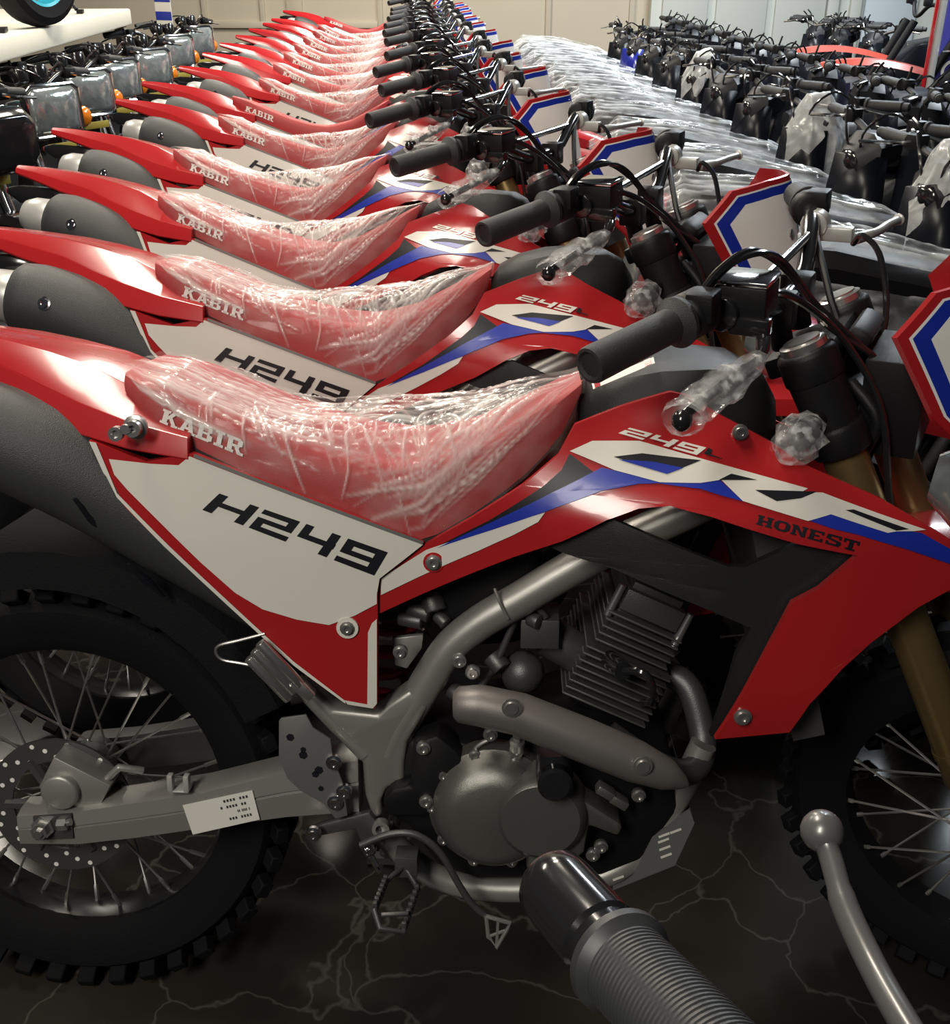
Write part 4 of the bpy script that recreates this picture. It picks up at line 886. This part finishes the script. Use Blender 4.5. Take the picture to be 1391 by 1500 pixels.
for (px, j) in spots:
    o = com if j == 0 else copy_tree(com)
    h = atz(px[0], px[1], .845); a = math.radians(-30-2*(j % 3))
    o.location = (h.x-1.1*math.cos(a), h.y-1.1*math.sin(a), 0); o.rotation_euler = (0, 0, a)
    tag(o, clab[j], 'motorcycle', 'black commuter motorcycles left of the red row')

# ------------------------------------------------------------------ scooters on the right
def make_scooter():
    r = empty('scooter')
    simple_wheel(r, (0, 0, .23), .23, .045, 'rim_black', 20); simple_wheel(r, (1.15, 0, .23), .23, .042, 'rim_black', 20)
    def blob(name, m, st, par=r):
        rings = []
        for x, w_, z0, z1 in st:
            rings.append([Vector((x, w_*a, z0+(z1-z0)*b)) for a, b in ((-.7, 0), (-.95, .2), (-1, .6), (-.8, .9), (-.35, 1), (.35, 1), (.8, .9), (1, .6), (.95, .2), (.7, 0))])
        return MB().loft(rings).build(name, m, par)
    blob('body', 'scooter_black', [(-.30, .05, .60, .70), (-.2, .10, .50, .72), (.05, .14, .42, .70), (.3, .15, .34, .66), (.48, .13, .30, .58), (.52, .10, .30, .50)])
    seat = blob('seat', 'black', [(-.26, .07, .70, .76), (-.18, .115, .69, .81), (.0, .13, .68, .80), (.2, .13, .66, .755), (.4, .12, .62, .72), (.48, .08, .62, .69)])
    blob('tail_light', 'tail_lens', [(-.345, .04, .60, .64), (-.33, .07, .58, .67), (-.27, .08, .58, .69)])
    for s in (-1, 1):
        k = MB(); k.loft([[Vector((x, s*y, z)) for z in (z0, z1)] for x, y, z0, z1 in ((-.3, .08, .60, .63), (-.1, .13, .55, .60), (.2, .155, .45, .52), (.4, .145, .40, .45))], closed=False); k.build('side_trim', 'offwhite', r)
    MB().box((.68, 0, .30), (.42, .26, .06)).build('floorboard', 'black', r, bevel=.02)
    k = MB(); rings = []
    for x, w_, z in ((.88, .13, .28), (.90, .17, .42), (.93, .185, .58), (.935, .16, .74), (.92, .10, .86)):
        rings.append([Vector((x+d, w_*a, z)) for a, d in ((-1, -.02), (-.6, .05), (0, .11), (.6, .05), (1, -.02), (.6, -.01), (0, .02), (-.6, -.01))])
    k.loft(rings).build('leg_shield', 'scooter_black', r, sharp=180)
    k = MB(); rings = []
    for i in range(9):
        a = math.radians(20+140*i/8); e = Vector((math.cos(a), 0, math.sin(a))); p = Vector((1.15, 0, .23))+e*.275
        rings.append([p+Vector((0, y*.075, 0))-e*d for y, d in ((-1, .06), (-.7, .01), (0, 0), (.7, .01), (1, .06), (.7, .03), (-.7, .03))])
    k.loft(rings).build('front_fender', 'scooter_black', r)
    for s in (-1, 1): MB().cyl((1.15, s*.06, .23), (.97, s*.06, .72), .016).build('fork_leg', 'dark_metal', r)
    k = MB(); k.loft([[Vector((x, w_*a, z0+(z1-z0)*b)) for a, b in ((-1, .2), (-.6, 0), (.6, 0), (1, .2), (1, .7), (.5, 1), (-.5, 1), (-1, .7))] for x, w_, z0, z1 in ((.84, .045, .86, .90), (.87, .075, .83, .92), (.95, .085, .80, .92), (1.0, .05, .78, .87))]); hd = k.build('handlebar_cover', 'cowl_black', r)
    MB().box((.862, 0, .918), (.05, .09, .012), Matrix.Rotation(-.4, 3, 'Y')).build('instrument', 'black_gloss', hd, bevel=.004)
    MB().ball((.99, 0, .84), .045, 12, (.5, 1, .8)).build('headlight', 'black_gloss', hd)
    for s in (-1, 1):
        MB().tube(spl([(.90, s*.03, .90), (.895, s*.09, .925), (.88, s*.17, .945)], 3), .011, 8).build('bar_tube', 'dark_metal', hd)
        MB().lathe((.878, s*.18, .947), (-.22, s*.95, .03), [(0, .014), (0, .024), (.008, .024), (.012, .0175), (.125, .0175), (.128, .012), (.132, .014), (.15, .014), (.155, .0)], 12).build('grip', 'grip', hd)
        MB().tube(spl([(.90, s*.15, .95), (.935, s*.20, .945), (.915, s*.33, .93)], 4), .0055, 8).build('lever', 'chrome', hd)
        MB().box((.89, s*.15, .95), (.04, .05, .04)).build('switch_housing', 'black', hd, bevel=.006)
        MB().tube(spl([(.88, s*.14, .965), (.89, s*.15, .99), (.90, s*.17, 1.01)], 3), [.007, .006, .005, .005, .005, .005, .005], 6).build('mirror_stem', 'black_gloss', hd)
    for s in (-1, 1):
        MB().tube(spl([(.89, s*.13, .95), (.95, s*.10, .985), (.99, s*.04, .92), (.96, s*.02, .80)], 4), .004, 6).build('cable', 'black_gloss', hd)
    MB().tube([(.0, -.17, .27), (.1, -.17, .25), (-.05, -.17, .27), (-.25, -.17, .32)], [.02, .03, .045, .04], 12).build('exhaust', 'dark_metal', r)
    return r
def bag(x0, x1, prof, name, par, seed, m='bag_wrap', amp=.012, nu=140, nv=60, folds=70):
    """crumpled clear film following prof(u)->(halfwidth, z_edge, z_top)"""
    rings = []; rnd = random.Random(seed)
    for i in range(nu+1):
        u = i/nu; x = x0+(x1-x0)*u; hw, ze, zt = prof(u); rr = []
        for j in range(nv):
            a = math.pi*j/(nv-1); y = -math.cos(a)*hw; z = ze+(zt-ze)*math.sin(a)**.7
            n_ = noise.noise(Vector((x*6+seed*3.1, y*12, z*9+seed))); d = amp*n_
            rr.append(Vector((x, y*(1+d*4), z+d)))
        rings.append(rr)
    LU = x1-x0; LV = .55; sg = []
    for _ in range(folds):
        u0 = rnd.uniform(-.05, .75)*LU; v0 = rnd.uniform(.03, .97)*LV; sg.append((u0, v0, u0+rnd.uniform(.15, .55)*LU, v0+rnd.uniform(-.10, .10)*LV, rnd.uniform(.002, .006), rnd.uniform(.4, 1), rnd.uniform(-.02, .02)))
    return film(rings, sg, .007, name, m, par, LU, LV)
scoot = make_scooter()
wrapped = copy_tree(scoot); 
sw_ = [c for c in wrapped.children if c.name.startswith('seat')][0]
def sp_(u): return (interp([(0, .08), (.1, .125), (.5, .138), (.85, .125), (1, .06)], u), interp([(0, .68), (.3, .62), (1, .56)], u), interp([(0, .76), (.12, .845), (.4, .825), (.75, .765), (1, .66)], u))
bag(-.34, .56, sp_, 'plastic_wrap', sw_, 1, amp=.012)
SG = 'plastic wrapped scooters in front of the red bikes'
num = ['nearest', 'second', 'third', 'fourth', 'fifth', 'sixth', 'seventh', 'eighth', 'ninth', 'tenth', 'eleventh', 'twelfth', 'thirteenth', 'fourteenth', 'fifteenth']
NW = 12; SPC = 0.58
def wrow(y): return 1.87-.085*(y-1.9)                          # x of the seat fronts in the wrapped row
for j in range(NW):
    y = 1.38+SPC*j; o = wrapped if j == 0 else copy_tree(wrapped); a = math.radians(-2+(j*5) % 4)
    o.location = (wrow(y)-.50, y, 0); o.rotation_euler = (0, 0, a)
    tag(o, 'scooter with clear plastic over the seat, %s from the camera in the wrapped row' % num[j], 'scooter', SG)
KG = 'dark scooters packed in the right corner'
SCO = []; first = True; DB = [atz(1262, 72, .86), atz(1318, 92, .86)]
for rank, (n_, y0, dx) in enumerate(((11, 1.09, -.08), (8, 3.7, 1.50), (7, 4.57, 1.62))):
    placed = 0
    for k_ in range(n_):
        y = y0+SPC*k_; a = math.radians(180+((k_*37+rank*11) % 7)-3)
        if rank and any(abs(y-q.y) < .42 and q.x-.5 < wrow(y)+dx+1.2 and wrow(y)+dx-.5 < q.x+1.75 for q in DB): continue
        o = scoot if first else copy_tree(scoot); first = False
        bx_ = wrow(y)+dx
        o.location = (bx_+.9, y, 0); o.rotation_euler = (0, 0, a); SCO.append(o)
        tag(o, ['dark scooter facing the wrapped seats, %s from the camera in the front rank', 'dark scooter, %s from the camera in the middle rank of the right corner', 'dark scooter near the pale wall, %s from the camera in the rear rank'][rank] % num[placed], 'scooter', KG); placed += 1
def turn_bars(o, deg):
    for c in o.children:
        if c.name.startswith('handlebar_cover'):
            c.matrix_local = Matrix.Translation((.93, 0, 0)) @ Matrix.Rotation(math.radians(deg), 4, 'Z') @ Matrix.Translation((-.93, 0, 0))
for j, o in enumerate(SCO): turn_bars(o, 30+((j*53) % 21)-10)
for c in SCO[9].children:
    if c.name.startswith(('leg_shield', 'front_fender')):
        c.data = c.data.copy(); c.data.materials[0] = MATS['scooter_blue']
for j in (0, 1, 3, 6, 12):
    def bp_(u, h=.10): return (interp([(0, .03), (.3, h), (.7, h), (1, .04)], u), .70+.05*math.sin(j+u*5), interp([(0, .86), (.4, .985), (.7, .965), (1, .85)], u))
    bag(.80, 1.02, bp_, 'plastic_bag', SCO[j], 10+j, 'bag_white', .03, 60, 40, 40)
# far orange-fendered dirt bikes
# black cowl of the nearest commuter bike
k = MB(); rings = []
for x, sw, sh in ((.98, .09, .07), (1.06, .13, .10), (1.20, .135, .105), (1.24, .11, .08), (1.245, .05, .04)): rings.append([Vector((x, sw*a, .845+sh*b)) for a, b in ((-1, -.6), (-.7, -1), (.7, -1), (1, -.6), (1, .6), (.7, 1), (-.7, 1), (-1, .6))])
k.loft(rings); k.build('headlight_cowl', 'black_gloss', com, bevel=.006)
def make_far_dirt():
    r = empty('far_dirt_bike'); simple_wheel(r, (0, 0, .31), .31, .05, 'rim_black', 20); simple_wheel(r, (1.38, 0, .33), .33, .04, 'rim_black', 20)
    def arch(x0, x1, z0, h, w_): 
        rings = []
        for i in range(11):
            u = i/10; rings.append([Vector((x0+(x1-x0)*u, y*w_*(.5+.5*math.sin(math.pi*(u*.8+.1))), z0+h*math.sin(math.pi*u*.8)-d)) for y, d in ((-1, .03), (-.6, 0), (.6, 0), (1, .03), (.6, .008), (-.6, .008))])
        return MB().loft(rings)
    arch(1.05, 1.75, .80, .08, .08).build('front_fender', 'orange_red', r); arch(-.4, .25, .92, .06, .1).build('rear_fender', 'orange_red', r)
    k = MB(); k.loft([[Vector((x, w_*a, z+b*.05)) for a, b in ((-1, -1), (-1, 1), (1, 1), (1, -1))] for x, w_, z in ((.1, .08, .9), (.5, .1, .86), (.8, .07, .93))]); k.build('seat', 'black', r, bevel=.015)
    k = MB(); k.prism([Vector((x, -.16, z)) for x, z in ((.6, .7), (.75, .95), (1.0, .9), (1.2, .7), (1.0, .45))], (0, .32, 0)); k.build('tank_shroud', 'scooter_black', r, bevel=.02)
    k = MB(); k.box((.6, 0, .42), (.4, .24, .3)); k.build('engine', 'dark_metal', r, bevel=.03)
    for s in (-1, 1): MB().cyl((1.38, s*.1, .33), (1.03, s*.1, 1.03), .024).build('fork_tube', 'black', r)
    bar = MB().tube(spl([(.95, -.4, 1.12), (.98, -.2, 1.12), (1.0, -.06, 1.06), (1.0, .06, 1.06), (.98, .2, 1.12), (.95, .4, 1.12)], 4), .012, 10).build('handlebar', 'black', r)
    for s in (-1, 1): MB().cyl((.96, s*.29, 1.12), (.945, s*.41, 1.12), .019).build('grip', 'grip', bar); MB().box((1.0, s*.22, 1.14), (.05, .04, .05)).build('lever_perch', 'black', bar, bevel=.008)
    return r
fdb = make_far_dirt()
for j, (px, py, lb) in enumerate(((1262, 72, 'orange fendered dirt bike far right in front of the pale door'), (1318, 92, 'orange fendered dirt bike beside the blue banner'))):
    o = fdb if j == 0 else copy_tree(fdb); p = atz(px, py, .86); a = math.radians(176-8*j); o.location = (p.x-1.3*math.cos(a), p.y-1.3*math.sin(a), 0); o.rotation_euler = (0, 0, a)
    tag(o, lb, 'motorcycle', 'orange fendered dirt bikes by the wall')

# ------------------------------------------------------------------ podium with display motorcycle wheel
pb0, pb1 = atz(-10, 96, 1.0), atz(194, 36, 1.0); d_ = (pb1-pb0).normalized(); nrm = Vector((-d_.y, d_.x, 0))
k = MB(); far = pb1; near = pb0-d_*1.2
k.prism([near, far, far+nrm*1.9, near+nrm*1.9], (0, 0, .092)); pod = k.build('display_podium', 'podium', bevel=.012)
tag(pod, 'cream coloured slab podium at the top left carrying a motorcycle wheel', 'podium')
for t in (.0, .98):
    for s in (.06, 1.8):
        p = near.lerp(far, t)+nrm*s; kk = MB(); kk.box((p.x, p.y, .5), (.06, .06, 1.0)); kk.build('podium_leg', 'wall_beige', pod, bevel=.005)
pz = 1.0+.092
wc = atz(62, 40, pz); wa = math.atan2(d_.y, d_.x)-.35; R0 = .30
wr0 = empty('display_motorcycle', (wc.x, wc.y, pz), wa); tag(wr0, 'front end of a motorcycle with cyan rim standing on the podium', 'motorcycle')
t = MB().torus((0, 0, R0), (0, 1, 0), R0-.012, [(-.075, -.05), (-.03, -.065), (0, -.05), (.012, 0), (0, .05), (-.03, .065), (-.075, .05)], 48).build('tyre', 'rubber', wr0)
k = MB().torus((0, 0, R0), (0, 1, 0), R0-.09, [(.02, -.055), (-.01, -.045), (-.012, 0), (-.01, .045), (.02, .055)], 48)
for i in range(5):
    a = i*1.2566+.5; e = Vector((math.cos(a), 0, math.sin(a))); k.tube([Vector((0, 0, R0))+e*.03, Vector((0, 0, R0))+e*(R0-.095)], .013, 8)
k.lathe((0, -.06, R0), (0, 1, 0), [(0, .03), (.01, .04), (.11, .04), (.12, .03)], 18); k.build('rim', 'cyan', wr0)
for s in (-1, 1): MB().cyl((0, s*.09, R0), (-.33, s*.09, 1.0), .026).build('fork_leg', 'dark_metal', wr0)
k = MB(); rings = []
for i in range(9):
    a = math.radians(50+110*i/8); e = Vector((math.cos(a), 0, math.sin(a))); p = Vector((0, 0, R0))+e*.33; rings.append([p+Vector((0, y*.075, 0))-e*d for y, d in ((-1, .03), (-.7, 0), (.7, 0), (1, .03), (.7, .01), (-.7, .01))])
k.loft(rings).build('fender', 'cyan', wr0)
k = MB(); k.tube(spl([(-.36, -.35, 1.05), (-.34, -.1, 1.02), (-.34, .1, 1.02), (-.36, .35, 1.05)], 4), .012, 8); k.build('handlebar', 'black', wr0)
for j, (px, py) in enumerate(((118, 20), (4, 48))):
    p = atz(px, py, pz); k = MB(); k.box((p.x, p.y, pz+.012), (.10, .035, .02), Matrix.Rotation(.5+wa, 3, 'Z')); k.add([(p.x, p.y, pz+.02)]*0, [])
    k.tube([(p.x-.02, p.y, pz+.02), (p.x-.05, p.y+.01, pz+.06)], [.012, .006], 8); tag(k.build('wheel_chock', 'black', bevel=.006), ['small black wheel chock to the right of the cyan rimmed wheel', 'small black wheel chock left of the cyan rimmed wheel, at the picture edge'][j], 'wheel chock', 'wheel chocks on the podium')
# price tag
p = atz(240, 22, 1.05); tg = empty('price_tag', (p.x, p.y, p.z-.06), math.radians(-25)); tag(tg, 'blue and white paper price tag standing on a handlebar', 'tag')
MB().box((0, 0, .09), (.13, .004, .17)).build('card', 'paper', tg); MB().box((0, -.0028, .055), (.13, .001, .05)).build('blue_field', 'blue', tg); MB().box((0, -.0028, .15), (.13, .001, .03)).build('blue_field', 'blue', tg)
# banner on the right edge
p0 = at(1352, 130, 5.2); bn = empty('roll_up_banner', (p0.x, 5.2, 0)); tag(bn, 'dark blue roll-up banner with pale pole and red edge at the right', 'banner')
MB().box((.45, 0, 1.1), (.80, .02, 2.0)).build('fabric', 'banner_blue', bn)
MB().cyl((.02, -.02, .02), (.02, -.02, 2.2), .02).build('pole', 'muffler_cap', bn); MB().box((-.012, -.02, 1.1), (.016, .014, 2.1)).build('red_edge', 'tail_lens', bn); MB().box((.45, 0, .05), (.9, .16, .1)).build('base', 'dark_metal', bn, bevel=.01)
k = MB().torus((.13, -.014, .83), (0, 1, 0), .05, [(-.008, -.001), (.008, -.001), (.008, .001), (-.008, .001)], 24); k.build('emblem', 'white', bn)

# ------------------------------------------------------------------ foreground handlebar end (left grip of the next bike)
fg = empty('near_motorcycle', (1.12, -1.42, 0)); tag(fg, 'closest black handlebar end with ribbed grip and lever at the bottom edge', 'motorcycle')
inv = Vector((1.12, -1.42, 0))
def W(px, py, d): return atd(px, py, d)-inv
e0, e1, e2 = W(812, 1298, .475), W(905, 1405, .432), W(1130, 1640, .345)
dvv = (e2-e1).normalized(); Lb = (e1-e0).length; db = (e1-e0).normalized()
bar = MB().tube(spl([e1, e2, e2+dvv*.03, Vector((-.08, .05, 1.10)), Vector((0, 0, 1.06)), Vector((.12, -.08, 1.07)), Vector((.33, -.40, 1.13))], 5), .011, 12).build('handlebar', 'black_gloss', fg)
be = MB().lathe(e0-db*.006, db, [(0, .0), (0, .010), (.001, .0145), (.004, .0165), (.012, .0172), (Lb-.008, .0172), (Lb-.006, .0155), (Lb+.01, .0155)], 36).build('bar_end_weight', 'black_gloss', bar)
Lgp = (e2-e1).length; prof = [(0, .012), (0, .019), (.002, .0215), (.006, .0215), (.009, .0185)]; t_ = .010
while t_ < Lgp: prof += [(t_, .0178), (t_+.0005, .0184), (t_+.0014, .0184), (t_+.0019, .0178)]; t_ += .0024
prof += [(Lgp, .018), (Lgp, .011)]
MB().lathe(e1-dvv*.002, dvv, prof, 36).build('grip', 'grip_soft', bar)
lv = [W(1205, 1222, .50), W(1218, 1262, .492), W(1238, 1330, .478), W(1280, 1420, .455), W(1325, 1500, .43), W(1400, 1620, .40)]
MB().tube(spl(lv, 5), [.0062]*3+[.0052]*6+[.0060]*17, 14, ry=1.1).build('clutch_lever', 'lever_paint', bar)
MB().ball(lv[0]+(lv[0]-lv[1])*.12, .0098, 20, (1, 1, 1)).build('lever_ball', 'lever_paint', bar)
pe = lv[-1]; MB().tube([pe, pe.lerp(e2+dvv*.04, .5), e2+dvv*.05], [.006, .01, .012], 10).build('lever_perch', 'black', bar)
for s in (-1, 1):
    o_ = Vector((.35, -.30, 0)).normalized(); MB().cyl(Vector((.30, -.26, .33))+Vector((.06*s, .07*s, 0)), Vector((.02, -.02, 1.04))+Vector((.06*s, .07*s, 0)), .022).build('fork_tube', 'dark_metal', fg)
an = math.atan2(-.26, .30); ax_ = Vector((-math.sin(an), math.cos(an), 0))
MB().torus((.30, -.26, .33), ax_, .32, [(-.08, -.03), (-.02, -.045), (.008, 0), (-.02, .045), (-.08, .03)], 40).build('front_tyre', 'rubber', fg)
MB().torus((.30, -.26, .33), ax_, .245, [(.012, -.03), (-.006, -.02), (-.006, .02), (.012, .03)], 40).build('front_rim', 'rim_black', fg)
